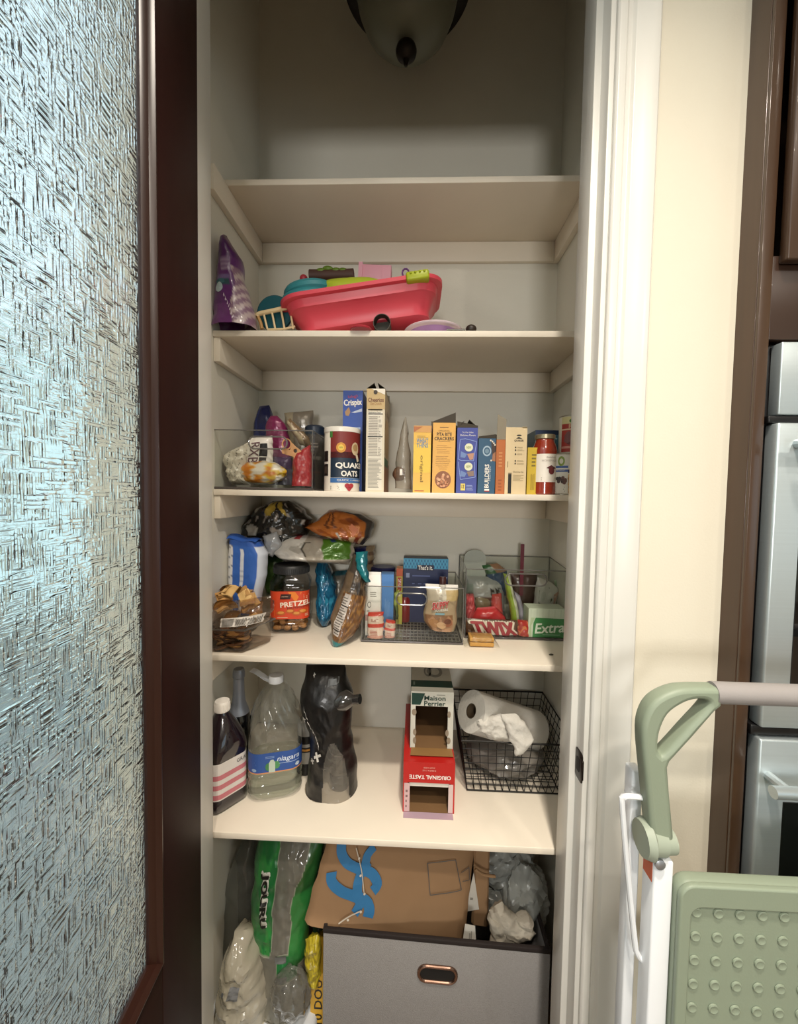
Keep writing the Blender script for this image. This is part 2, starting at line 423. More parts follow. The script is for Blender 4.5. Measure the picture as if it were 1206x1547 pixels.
# strike plate on the door jamb
m_bronze = M('dark_bronze', '#241d18', .38, metal=.7, var=.15)
sp = MB()
zz = lambda v: at(876, v, .868).z
zc = zz(1155); sp.prism(rrect(.036, .064, .007), (V3((.3662, .867, zc)), Yv, Z, -X), .0022)
sp.prism([(-.022, -.02), (-.012, -.024), (-.012, .024), (-.022, .02)], (V3((.3662, .867, zc)), Yv, Z, -X), .004)
pl = struct('strike_plate', sp, m_bronze, jamb, bevel=.0006); pl['label'] = 'dark bronze strike plate'
h = MB().prism(rrect(.016, .03, .004), (V3((.3640, .870, zc)), Yv, Z, -X), .0006)
struct('latch_hole', h, M('shadow_hole', '#0b0908', .7), jamb, smooth=False)

# beyond the kitchen, behind the glass door: far wall with a window
struct('wall_rear', MB().box((-6, -4.6, 0), (3, -4.5, TOPZ)), m_kwall, smooth=False)
kr = MB().box((3, -4.5, 0), (3.1, 1.5, .9)).box((3, -4.5, 2.5), (3.1, 1.5, TOPZ)).box((3, -4.5, .9), (3.1, -3.4, 2.5)).box((3, -1.0, .9), (3.1, 1.5, 2.5))
struct('wall_kitchen_right', kr, m_kwall, smooth=False)
kw = MB()
for y in (-3.4, -2.2, -1.06): kw.box((3.01, y, .9), (3.08, y+.06, 2.5))
for z in (.9, 2.44): kw.box((3.015, -3.4, z), (3.075, -1.0, z+.06))
struct('window_3', kw, m_trim, smooth=False)
struct('wall_kitchen_back', MB().box((.60, 1.452, 0), (3, 1.55, TOPZ)), m_kwall, smooth=False)
struct('wall_kitchen_left', MB().box((-6.1, -4.5, 0), (-6, 4, TOPZ)), m_kwall, smooth=False)
fw = MB(); fw.box((-6, 4, 0), (-.71, 4.12, .12)).box((-6, 4, 3.1), (-.71, 4.12, TOPZ)).box((-6, 4, .12), (-5.8, 4.12, 3.1)).box((-1.0, 4, .12), (-.71, 4.12, 3.1))
struct('wall_far', fw, m_kwall, smooth=False)
wf = MB()
for a in (-5.8, -4.22, -2.64, -1.06): wf.box((a, 4.0, .12), (a+.06, 4.08, 3.1))
for z in (.12, 3.04): wf.box((-5.8, 4.01, z), (-1.0, 4.07, z+.06))
# glazed roof added over the unseen side space, to brighten the door glass
rf = MB()
for k in range(7): rf.box((-6+k*.84, -4.5, TOPZ), (-5.95+k*.84, 4.1, TOPZ+.07))
for k in range(5): rf.box((-6, -4.5+k*2.13, TOPZ+.005), (-.90, -4.44+k*2.13, TOPZ+.06))
added_roof = struct('window_added_roof', rf, m_trim, smooth=False)
win = struct('window_1', wf, m_trim, bevel=.003)
struct('pane', MB().box((-5.8, 4.035, .12), (-1.0, 4.041, 3.1)), CLEAR('window_glass', '#f2f8f6'), win, smooth=False)

# ---------------------------------------------------------------- glazed door, standing open
m_mahog = M('dark_mahogany', '#2a1411', .5, var=.22, ns=4, stretch=(6, 6, .5), spec=.12)
m_mahog2 = M('reddish_mahogany', '#2d150e', .3, var=.22, ns=4, stretch=(6, 6, .5), spec=.5)
DA = math.radians(4.62); DH = V3((-.458, .848, 0)); Dd = V3((math.sin(DA), -math.cos(DA), 0)); Dn = V3((math.cos(DA), math.sin(DA), 0))
dp = lambda s, n, z: DH+Dd*s+Dn*n+Z*z
def dbox(mb, s0, s1, z0, z1, n0=-.04, n1=0):
    return mb.hexa([dp(s0, n0, z0), dp(s1, n0, z0), dp(s1, n1, z0), dp(s0, n1, z0)], [dp(s0, n0, z1), dp(s1, n0, z1), dp(s1, n1, z1), dp(s0, n1, z1)])
GB, GT, SW, SB, SE = .756, 2.50, .160, .179, .86
door = struct('door_1', dbox(MB(), 0, SW, .012, 2.70), m_mahog, bevel=.002)
struct('stile', dbox(MB(), SE-SW, SE, .012, 2.70), m_mahog, door, bevel=.002)
struct('bottom_rail', dbox(MB(), SW, SE-SW, .012, GB-.019), m_mahog, door, bevel=.002)
struct('top_rail', dbox(MB(), SW, SE-SW, GT+.019, 2.70), m_mahog, door, bevel=.002)
bp_ = [(0, -.01), (0, .0), (.002, .004), (.006, .005), (.009, .001), (.011, -.004), (.015, -.007), (.019, -.013), (.019, -.024)]
ring = []
for q, n in bp_:
    ring.append([dp(SW+q, n, GB-.019+q), dp(SE-SW-q, n, GB-.019+q), dp(SE-SW-q, n, GT+.019-q), dp(SW+q, n, GT+.019-q)])
bd = MB()
for k in range(4):
    bd.add([r[k] for r in ring]+[r[(k+1) % 4] for r in ring], [(i, i+1, len(ring)+i+1, len(ring)+i) for i in range(len(ring)-1)])
struct('glazing_bead', bd, m_mahog2, door, angle=25)
def door_glass():
    m = bpy.data.materials.new('woven_textured_glass'); m.use_nodes = True; nt = m.node_tree; N = nt.nodes; L = nt.links
    b = N['Principled BSDF']; b.inputs['Base Color'].default_value = (.93, .98, .97, 1); b.inputs['Roughness'].default_value = .07
    b.inputs['Transmission Weight'].default_value = 1; b.inputs['IOR'].default_value = 1.5
    tc = N.new('ShaderNodeTexCoord'); hs = []
    for k, sc in enumerate(((1, 24, 150), (1, 170, 22), (1, 60, 300))):
        mp = N.new('ShaderNodeMapping'); mp.inputs['Scale'].default_value = sc; mp.inputs['Location'].default_value = (k*9, k*4, k*2)
        L.new(tc.outputs['Object'], mp.inputs[0])
        vo = N.new('ShaderNodeTexVoronoi'); vo.distance = 'CHEBYCHEV'; vo.inputs['Scale'].default_value = 1; vo.inputs['Randomness'].default_value = .9
        L.new(mp.outputs[0], vo.inputs['Vector'])
        r = N.new('ShaderNodeMapRange'); r.inputs['From Min'].default_value = .12; r.inputs['From Max'].default_value = .62; r.inputs['To Min'].default_value = 1; r.inputs['To Max'].default_value = 0
        r.interpolation_type = 'SMOOTHSTEP'; L.new(vo.outputs['Distance'], r.inputs['Value'])
        sx = N.new('ShaderNodeSeparateColor'); L.new(vo.outputs['Color'], sx.inputs[0])
        mu = N.new('ShaderNodeMath'); mu.operation = 'MULTIPLY'; L.new(r.outputs[0], mu.inputs[0]); L.new(sx.outputs[0], mu.inputs[1]); hs.append(mu)
    a = N.new('ShaderNodeMath'); a.operation = 'MAXIMUM'; L.new(hs[0].outputs[0], a.inputs[0]); L.new(hs[1].outputs[0], a.inputs[1])
    sc_ = N.new('ShaderNodeMath'); sc_.operation = 'MULTIPLY_ADD'; sc_.inputs[1].default_value = .12; L.new(hs[2].outputs[0], sc_.inputs[0]); L.new(a.outputs[0], sc_.inputs[2])
    bp = N.new('ShaderNodeBump'); bp.inputs['Strength'].default_value = .8; bp.inputs['Distance'].default_value = .0022
    L.new(sc_.outputs[0], bp.inputs['Height']); L.new(bp.outputs[0], b.inputs['Normal'])
    return m
struct('glass_pane', dbox(MB(), SB-.006, SE-SB+.006, GB-.006, GT+.006, -.024, -.017), door_glass(), door, smooth=False)

# ---------------------------------------------------------------- oven cabinet and double oven
m_wal = M('walnut_stain', '#443021', .32, var=.25, ns=5, stretch=(9, 9, .6), coat=.25)
m_wal2 = M('walnut_stain_dark', '#36241a', .34, var=.25, ns=5, stretch=(9, 9, .6), coat=.2)
m_steel = M('brushed_steel', '#c3cdd0', .38, metal=.7, var=.06, ns=6, stretch=(.3, 1, 40), bump=.03)
m_black = M('black_plastic', '#0e0d0e', .35, var=.1)
m_bglass = M('black_glass', '#07080a', .06, var=.1, coat=1)
zc_ = lambda v, Y=.80, u=1165: at(u, v, Y).z
cab = Thing('oven_cabinet', 'tall walnut-stained cabinet framing the built-in double oven', 'cabinet', (.632, .80, 0))
zr0, zr1 = zc_(517), zc_(405)
cab.add('side_panel', MB().box((.632, .803, .05), (.650, 1.45, 2.95)), m_wal, bevel=.0015)
cab.add('side_panel', MB().box((1.44, .803, .05), (1.458, 1.45, 2.95)), m_wal, bevel=.0015)
cab.add('stile', MB().box((.633, .796, .05), (.654, .803, 2.95)), m_wal, bevel=.001)
cab.add('stile', MB().box((1.42, .796, .05), (1.458, .803, 2.95)), m_wal, bevel=.001)
cab.add('rail', MB().box((.654, .797, zr0+.004), (1.42, .815, zr1+.02)), m_wal2, bevel=.001)
cab.add('rail', MB().box((.654, .797, .05), (1.42, .815, .30)), m_wal2, bevel=.001)
cab.add('top_panel', MB().box((.650, .81, 2.93), (1.44, 1.45, 2.95)), m_wal)
cab.add('back_panel', MB().box((.650, 1.44, .05), (1.44, 1.45, 2.93)), m_wal2)
for x0, x1 in ((.662, 1.034), (1.04, 1.412)):
    dz0, dz1 = zr1+.003, 2.88; fwid = .052
    d = MB()
    for a, b, c, e in ((x0, x0+fwid, dz0, dz1), (x1-fwid, x1, dz0, dz1), (x0+fwid, x1-fwid, dz0, dz0+fwid), (x0+fwid, x1-fwid, dz1-fwid, dz1)):
        d.box((a, .776, c), (b, .795, e))
    do = cab.add('door', d, m_wal, bevel=.003)
    p_ = MB(); i0, i1, k0, k1 = x0+fwid, x1-fwid, dz0+fwid, dz1-fwid
    o = [V3((i0, .788, k0)), V3((i1, .788, k0)), V3((i1, .788, k1)), V3((i0, .788, k1))]
    q = [V3((i0+.03, .779, k0+.03)), V3((i1-.03, .779, k0+.03)), V3((i1-.03, .779, k1-.03)), V3((i0+.03, .779, k1-.03))]
    p_.add(o+q, [(0, 1, 5, 4), (1, 2, 6, 5), (2, 3, 7, 6), (3, 0, 4, 7), (4, 5, 6, 7)])
    cab.add('raised_panel', p_, m_wal, do, smooth=False)
ov = Thing('double_oven', 'stainless steel built-in double wall oven with black windows', 'oven', (.664, .80, .9))
ox0, ox1 = .662, 1.408
ov.add('oven_body', MB().box((.658, .812, .32), (1.415, 1.40, zr0)), m_black, bevel=.002)
ov.add('control_panel', MB().box((ox0+.008, .786, zc_(628)), (ox1, .81, zr0-.004)), m_steel, bevel=.002)
ov.add('dark_gap_strip', MB().box((ox0-.004, .792, zc_(640)), (ox1, .812, zc_(628)-.001)), m_black, bevel=.002)  # black strip put in for the dark gap above the upper door
def oven_door(zb, zt, hz, hx):
    d = ov.add('oven_door', MB().box((ox0+.004, .780, zb), (ox1, .81, zt)), m_steel, bevel=.004)
    ov.add('window', MB().box((ox0+.052, .7785, zb+.085), (ox1-.05, .782, hz-.05)), m_bglass, d, bevel=.001)
    hb = MB().tube([(hx, .735, hz), (ox1-.03, .735, hz)], .011, 14)
    for x in (hx+.03, ox1-.06): hb.tube([(x, .735, hz), (x, .782, hz)], .009, 10)
    ov.add('handle', hb, m_steel, d)
oven_door(zc_(1092), zc_(641), zc_(672), .672)
ov.add('dark_gap_strip', MB().box((ox0-.004, .792, zc_(1108)), (ox1, .812, zc_(1093))), m_black, bevel=.002)  # black strip put in for the dark gap between the two doors
oven_door(.34, zc_(1109), zc_(1147)-.02, .655)

# ---------------------------------------------------------------- ceiling light in the pantry
CX, CY = at(614, 72, 1.2).x, 1.2; zp = at(614, 72, 1.2).z
lt = Thing('ceiling_light', 'dark bronze ceiling light with an unlit frosted glass bowl', 'ceiling light', (CX, CY, TOPZ))
m_bowl = M('frosted_bowl_glass', '#6f6f60', .35, var=.05, spec=.4)
bw = [(.0001, 0), (.03, .002), (.062, .008), (.095, .026), (.120, .055), (.137, .098), (.147, .15), (.150, .20)]
lt.add('glass_bowl', MB().lathe([(r, zp+.014+z) for r, z in bw], (CX, CY, 0), 48, caps=False), m_bowl, angle=80)
lt.add('pan', MB().lathe([(.148, zp+.176), (.172, zp+.172), (.182, zp+.176), (.184, zp+.184), (.176, zp+.215), (.15, zp+.25), (.10, zp+.28), (.0001, zp+.29)], (CX, CY, 0), 56), m_bronze)
lt.add('finial', MB().lathe([(.0001, -.046), (.005, -.044), (.007, -.036), (.009, -.030), (.018, -.026), (.027, -.017), (.030, -.006), (.027, .004), (.016, .010), (.010, .016)], (CX, CY, zp-.004), 24), m_bronze)
lt.add('stem', MB().lathe([(.012, zp+.285), (.012, TOPZ-.03), (.06, TOPZ-.028), (.065, TOPZ)], (CX, CY, 0), 24), m_bronze)

# ---------------------------------------------------------------- shelves
SH = {1: (2.483, 1.172), 2: (2.0427, 1.120), 3: (1.605, 1.120), 4: (1.160, 1.055), 5: (.745, .965)}
names = {1: 'topmost white pantry shelf, with nothing standing on it', 2: 'white pantry shelf holding the pink tub and toys',
         3: 'white pantry shelf holding cereal boxes, jar and cans', 4: 'white pantry shelf holding the pretzel jar and snack bags', 5: 'lowest white pantry shelf, holding the water jug and wire basket'}
for k, (z, yf) in SH.items():
    s = Solo('shelf', names[k], 'shelf', MB().box((XL+.0005, yf, z-.0165), (XR-.0005, YB-.0005, z)), m_shelf, (0, yf, z), group='white pantry shelves', bevel=.0012)
    ch = .066; zt = z-.0168
    s.add('cleat', MB().box((XL+.019, YB-.0165, zt-ch), (XR-.019, YB-.0004, zt)), m_shelf, bevel=.001)
    s.add('cleat', MB().box((XL+.0004, max(.955, yf-.08 if k == 1 else yf+.004), zt-ch), (XL+.0187, YB-.0004, zt)), m_shelf, bevel=.001)
    s.add('cleat', MB().box((XR-.0187, yf+.004, zt-ch), (XR-.0004, YB-.0004, zt)), m_shelf, bevel=.001)
S1, S2, S3, S4, S5 = (SH[i][0] for i in range(1, 6))

# ---------------------------------------------------------------- folded step stool
m_sage = M('sage_green_plastic', '#848f7c', .5, var=.04, ns=8, bump=.05, bs=300)
m_sage2 = M('pale_sage_plastic', '#949d8d', .5, var=.04, ns=8)
m_wmetal = M('white_powder_coat', '#dcdfe2', .32, var=.02)
m_grip = M('lilac_grey_grip', '#8f8a88', .55, var=.04, bump=.05, bs=300)
SY = .64
st = Thing('step_stool', 'folded sage green and white step stool leaning beside the door casing', 'step stool', (.62, SY, 0))
q = lambda u, v, Y=SY: at(u, v, Y)
def px_plate(outer, holes, Y, d, bevel):
    o = V3((0, Y-.014, 0))
    f = lambda pts: [(p.x, p.z) for p in (at(u, v, Y+.005) for u, v in pts)]
    return plate(f(outer), [f(h) for h in holes], (o, X, Z, Yv), d, bevel)
arm = [(p.x, p.y) for p in spline([(974, 1240), (968, 1175), (962, 1108), (966, 1075), (981, 1051), (1010, 1036), (1040, 1032.5), (1079, 1033)], 5)]
arm += [(1079, 1059), (1069, 1067)] + [(1035, 1106), (1003, 1141), (999.5, 1150), (1003, 1195), (1010, 1268), (985, 1268)]
hole = [(p.x, p.y) for p in spline([(1058, 1051), (1042, 1049), (1022, 1055), (1000, 1071), (988, 1097), (985.5, 1121), (989, 1130), (996, 1128), (1028, 1093), (1057, 1061)], 4, True)]
st.add('side_handle', px_plate(arm, [hole], SY, .030, .007), m_sage)
g0, g1 = q(1076, 1046), q(1076, 1046)+X*.34
st.add('grip_bar', MB().tube([g0, g1], .0165, 18), m_grip, label='lilac-grey foam grip')
# far-side handle, mirrored
mx = (g0.x+g1.x)/2; mir = px_plate(arm, [hole], SY, .030, .007); mir.v = [V3((2*mx-p.x, p.y, p.z)) for p in mir.v]
st.add('side_handle', mir, m_sage)
hb0, hb1 = q(966, 1266), q(1012, 1270)
hub = MB().tube([hb0+X*.002, hb0+X*.013, hb0+X*.016, hb1-X*.012, hb1-X*.010, hb1+X*.004], .02, 24, radii=[.026, .030, .024, .022, .019, .018])
st.add('hinge_hub', hub, m_sage2)
x0r, x1r = q(975, 1400).x, q(1004, 1400).x
tl, tr = q(1005, 1318, SY-.012), V3((.0, 0, 0))
zt = tl.z; tx0 = q(1004, 1400).x+.001; tx1 = 2*mx-tx0
for a, b in ((x0r, x1r), (2*mx-x1r, 2*mx-x0r)):
    st.add('rail', MB().box((a, SY-.016, .02), (b, SY+.016, q(985, 1288).z)), m_wmetal, bevel=.003)
    st.add('leg', MB().box((a-.014, SY+.03, .02), (a+.004, SY+.055, q(985, 1185).z)), m_wmetal, bevel=.003)
    st.add('foot', MB().box((a-.016, SY-.02, 0), (b+.002, SY+.058, .03)), m_sage2, bevel=.003)
st.add('screw', MB().lathe([(.008, 0), (.008, .004), (.004, .006)], q(996, 1304, SY-.0165), 14, R=Matrix.Rotation(PI/2, 3, 'X')), M('zinc', '#9fa3a8', .35, metal=.8))
lb = MB().box((x0r-.0006, SY-.012, q(980, 1322).z), (x0r, SY+.012, q(980, 1292).z)); st.add('warning_sticker', lb, P('#c9603a'))
wl = [q(975, 1205, SY+.008), q(950, 1203, SY+.008), q(943, 1205, SY+.008), q(940, 1213, SY+.008), q(948, 1310, SY+.008), q(959, 1420, SY+.008), q(963, 1440, SY+.008), q(970, 1449, SY+.008), q(979, 1451, SY+.008)]
st.add('wire_loop', MB().tube(spline(wl, 4), .0045, 10), m_wmetal)
def tread(zt, zb, Y):
    w = tx1-tx0; h = zt-zb; fr = (V3(((tx0+tx1)/2, Y+.012, (zt+zb)/2)), X, Z, -Yv)
    t = st.add('tread', plate(rrect(w, h, .022, 6), [], fr, .024, .007), m_sage)
    rim = plate(rrect(w, h, .022, 6), [rrect(w-.036, h-.070, .016, 6)], (fr[0]-Yv*.020, X, Z, -Yv), .010, .003)
    st.add('rim', rim, m_sage, t)
    bump = MB().lathe([(.0080, 0), (.0076, .0018), (.0062, .0024), (.0046, .0017), (.0001, .0015)], (0, 0, 0), 16, R=Matrix.Rotation(PI/2, 3, 'X'))
    bme = bump.data('grip_bump', [m_sage]); n = 13; sp_ = .0325; sz_ = .0385; zz0 = zt-.046
    for r in range(int((h-.07)/sz_)):
        for c in range(n):
            o = link('grip_bump', bme, t, V3((tx0+.028+c*sp_, Y-.0125, zz0-r*sz_))-st.base)
tread(zt, zt-.30, SY-.015)
tread(.36, .10, SY+.002)
# ---------------------------------------------------------------- common materials
WH, BK = P('#efebe2'), P('#14120f')
film = MV('printed_film', .28, coat=.25, bump=.25, bs=45)
foil = MV('foil_film', .26, coat=.4, bump=.35, bs=55, metal=.15)
matte_film = MV('matte_film', .45, bump=.2, bs=50)
m_kraft = M('grey_board', '#8f8674', .75, var=.08)
clear_film = CLEAR('clear_film', '#f4f4f0', .1, 1.0, bump=.6, bs=35)
acrylic = CLEAR('clear_acrylic', '#f8f9f7', .04, .7)
acrylic_base = CLEAR('smoke_acrylic', '#a8a4a0', .08, .9)
acrylic_edge = CLEAR('acrylic_edge', '#b8b6b4', .08, 1.3, milky=.25, milk='#c9c6c2')
steelcan = M('tin_can_metal', '#b9b4a8', .3, metal=.8, var=.05)
# ---------------------------------------------------------------- shelf with the toys
b = Bag([(340, 356), (337, 378), (334, 405), (329, 435), (325, 462), (326, 480), (321, 498)], [(341, 356), (355, 376), (366, 392), (367, 420), (378, 450), (384, 472), (387, 498)], 1.14, .085, amp=.006, freq=20, ends=(1, 0), seed=1, floor=S2)
def paint(a, t):
    if t < .34: return '#4a1c58'
    x = a+.25*math.sin(t*9)
    if .34 < t < .47 and -.4 < x < .35: return '#8d7a92' if (t*40) % 2 < 1 else '#75587e'
    if .5 < t < .62 and -.75 < x < .1: return '#6d5a86' if t < .55 else '#2b4a52'
    if .42 < t and x > .38: return '#b3a2a2' if (t*17+x*3) % 2 < 1.0 else '#84677c'
    return '#5b2a67' if t < .8 else '#6a3572'
t = Thing('snack_pouch', 'purple stand-up snack pouch with a pointed top, leaning on the pantry wall', 'snack bag', (at(350, 498, 1.14).x, 1.14, S2))
t.add('pouch', b.build(paint), film)
f = b.face(t, None, .0012); f.text('mini', .55, .17, .3, .05, P('#d8c7d8'), rot=-.9); f.ell(.32, .36, .12, .05, P('#b0c4c8')); f.ell(.36, .42, .15, .03, P('#335f66')); f.done()
# pink basin
m_pink = M('pink_plastic', '#d94a58', .38, var=.04)
BY = 1.24
pl_, pr_ = at(449, 496, BY-.10), at(655, 497, BY-.10)
ang = math.radians(-8.2)
bc = at(556, 497, BY); bc.z = S2+.006
Rb = Matrix.Rotation(ang, 3, 'Y')
def basin(thing_mats):
    mb = MB(); W0, W1, D0, D1, H = .37, .435, .17, .235, .092
    secs = [(W0-.02, D0-.02, .0, .03), (W0, D0, .004, .045), (W0+.004, D0+.004, .02, .05), (lerp(W0, W1, .62), lerp(D0, D1, .62), H*.60, .055), (lerp(W0, W1, .64)+.012, lerp(D0, D1, .64)+.012, H*.63, .058), (W1, D1, H-.014, .06), (W1+.026, D1+.026, H-.012, .068), (W1+.028, D1+.028, H-.002, .068), (W1+.020, D1+.020, H, .066), (W1-.004, D1-.004, H-.002, .06), (W0-.006, D0-.006, .012, .045)]
    rs = []
    for w, d, z, r in secs: rs.append([V3((x, y, z)) for x, y in rrect(w, d, r, 7)])
    n = len(rs[0]); vs = [p for r in rs for p in r]; fs = []
    for j in range(len(rs)-1): fs += [(j*n+i, j*n+(i+1) % n, (j+1)*n+(i+1) % n, (j+1)*n+i) for i in range(n)]
    fs += [tuple(range(n-1, -1, -1)), tuple((len(rs)-1)*n+i for i in range(n))]
    off = V3((0, 0, W0/2*math.sin(-ang)))
    mb.add([bc+off+Rb @ p for p in vs], fs); return mb
tub = Solo('play_basin', 'pink plastic basin tilted on the shelf, heaped with toy pieces', 'basin', basin(0), m_pink, bc, angle=50)
rimz = lambda x: bc+V3((0, 0, .37/2*math.sin(-ang)))+Rb @ V3((x, 0, .092))
def toy(name, label, mb, mat, cat='toy', **kw): return Solo(name, label, cat, mb, mat, sum(mb.v, V3())/len(mb.v), group='toys in the pink basin', **kw)
m_teal = M('teal_soft_plastic', '#2f7f86', .5, var=.06)
mb = MB()
for dz, r, dx in ((0, .052, 0), (.026, .047, .004)):
    c = rimz(-.155)+V3((dx, -.052, .004+dz)); mb.tube([c+Rb @ V3((r*1.25*math.cos(a), r*1.0*math.sin(a), 0)) for a in [2*PI*i/28 for i in range(28)]], .0165, 10, closed=True)
toy('stacking_ring', 'teal doubled toy ring lying over the basin rim', mb, m_teal)
c = rimz(-.02); toy('toy_leaf_blob', 'lime green soft toy lying in the middle of the basin', blob(c+V3((-.0, -.045, .014)), (.115, .055, .034), .12, 8, 4, 4), M('lime_plastic', '#a8b62a', .5, var=.08))
mb = MB(); a0 = rimz(-.175)+V3((.012, -.012, .104)); a1 = rimz(.0)+V3((-.03, -.012, .080)); mb.tube([a0, a0.lerp(a1, .3), a0.lerp(a1, .7), a1], .017, 16, radii=[.017, .0165, .017, .018])
lg = toy('toy_log', 'brown toy log with green leaves on its top', mb, M('brown_plastic', '#4b2f25', .6, var=.15))
mb = MB(); mb.tube([a0-(a1-a0)*.004, a0-(a1-a0)*.006], .009, 12); lg.add('end_hole', mb, M('shadow_hole', '#0b0908', .7))
mb = MB()
for dx in (.055, .075, .1, .12): mb.ball(a0+V3((dx-.02, -.004, .012+.004*math.sin(dx*99))), .016, 10, 7, sc=(1.1, .8, .6))
lg.add('leaves', mb, M('leaf_green_plastic', '#5f7a1e', .5, var=.1))
c = at(568, 412, BY+.03); R_ = Matrix.Rotation(.04, 3, 'Y')
pk = toy('toy_block', 'pale pink toy block standing among the basin toys', MB().box(c-V3((.045, .02, .03)), c+V3((.048, .02, .014)), R=R_), M('pale_pink_plastic', '#e6a3b4', .45, var=.03), bevel=.002)
pk.add('ridge', MB().box(c+V3((-.050, -.024, -.03)), c+V3((-.038, .02, .018)), R=R_, piv=c).box(c+V3((.020, -.0215, -.03)), c+V3((.022, -.02, .012)), R=R_, piv=c), M('pale_pink_plastic', '#e6a3b4', .45))
c = at(613, 412, BY-.03); toy('toy_ring', 'small purple toy ring standing above the basin rim', MB().tube([c+V3((.0095*math.cos(i*PI/10), .002*i % .004, .0115*math.sin(i*PI/10))) for i in range(20)], .0026, 8, closed=True), M('purple_plastic', '#7a4a8a', .4))
c = at(631, 418, BY-.125)
clp = toy('toy_clip', 'bright lime toy clip hooked over the basin rim', MB().box(c-V3((.031, .012, .012)), c+V3((.031, .02, .012)), R=Matrix.Rotation(-.14, 3, 'Y')), M('lime_clip', '#a9b31f', .4), bevel=.005)
mb = MB()
for k in range(4): mb.ball(c+V3((-.018+.012*k, -.0125, .004+.0018*k)), .0032, 8, 6)
clp.add('dimple', mb, M('lime_clip', '#a9b31f', .4))
c = at(459, 421, BY); toy('toy_berry', 'tiny red toy berry at the end of the log', MB().ball(c, .012, 14, 9), M('red_plastic', '#b0323f', .4))
# toy shopping basket + teal disc
m_cream = M('cream_plastic', '#e3cb9c', .45, var=.04)
TY = 1.17
tbk = Thing('toy_basket', 'cream barred toy basket on its side against the pink basin', 'toy', (at(415, 498, TY).x, TY, S2))
g = lambda u, v, dy=0: at(u, v, TY+dy)
tbk.add('rim', MB().tube(spline([g(388, 478), g(392, 474), g(415, 469), g(440, 463)], 4), .0065, 10).tube(spline([g(388, 478, .09), g(392, 474, .09), g(415, 469, .09), g(440, 463, .09)], 4), .0065, 10).tube([g(388, 478), g(387, 477, .045), g(388, 478, .09)], .0065, 8), m_cream)
for u0, v0, u1 in ((399, 476, 404), (411, 472, 416), (425, 469, 430), (438, 466, 443)): tbk.add('bar', MB().tube([g(u0, v0), g(u1, 497)], .003, 8), m_cream)
tbk.add('foot_bar', MB().tube([g(404, 498), g(430, 497), g(446, 493)], .0032, 8), m_cream)
tbk.add('end_bar', MB().tube(spline([g(390, 479), g(394, 488), g(396, 497)], 4), .005, 8), M('tan_plastic', '#b58a4e', .5))
mb = MB().lathe([(.0001, 0), (.047, 0), (.051, .003), (.051, .014), (.047, .017), (.0001, .017)], at(417, 476, TY+.035), 36, R=Matrix.Rotation(PI/2, 3, 'X'), sy=1.0)
Solo('toy_plate', 'dark teal round toy plate standing behind the cream basket bars', 'toy', mb, M('dark_teal_plastic', '#0f5560', .4), (at(417, 498, TY+.03).x, TY+.03, S2))
# small pieces at the shelf edge
m_olive = M('dark_olive_plastic', '#39352a', .35, var=.1)
c = at(578, 491, 1.15); c.z = S2+.0247
mb = MB().lathe([(.0240, 0), (.0240, .005), (.0243, .007), (.0240, .04), (.0222, .04), (.0222, .004), (.0001, .004)], c+V3((0, .018, 0)), 32, R=Matrix.Rotation(PI/2, 3, 'X')); Solo('toy_cup', 'small dark toy cup lying with its mouth to the shelf edge', 'toy', mb, m_olive, (c.x, 1.18, S2))
c = at(655, 498, 1.20); c.z = S2
bo = Solo('toy_bowl', 'lilac toy bowl with a wide white rim, at the shelf edge', 'toy', MB().lathe([(.0001, .0), (.045, .0), (.052, .003), (.072, .018), (.074, .021), (.070, .019), (.048, .006), (.0001, .005)], c, 44), M('lilac_plastic', '#b48ac0', .4), c)
bo.add('rim', MB().lathe([(.071, .0185), (.083, .0225), (.085, .0255), (.082, .0285), (.071, .0265)], c, 44), M('pinkish_white_plastic', '#e6d2da', .4))
c = at(712, 495, 1.14); c.z = S2+.012; Solo('toy_bead', 'small dark brown toy knob beside the lilac bowl', 'toy', MB().ball(c, .0125, 14, 9, sc=(1.2, 1, .95)), M('dark_brown_plastic', '#2b2019', .45), (c.x, c.y, S2))
c = at(546, 498, 1.124); c.z = S2+.003; Solo('toy_disc', 'flat red toy disc lying under the pink basin front', 'toy', MB().lathe([(.0001, -.003), (.028, -.003), (.03, 0), (.028, .003), (.0001, .003)], c, 28), M('red_plastic', '#b0323f', .4), (c.x, c.y, S2))
c = at(686, 498, 1.128); c.z = S2+.004; Solo('toy_stick', 'short dark toy stick lying before the lilac bowl', 'toy', MB().tube([c-X*.02, c+X*.03], .0038, 10), m_olive, (c.x, c.y, S2))

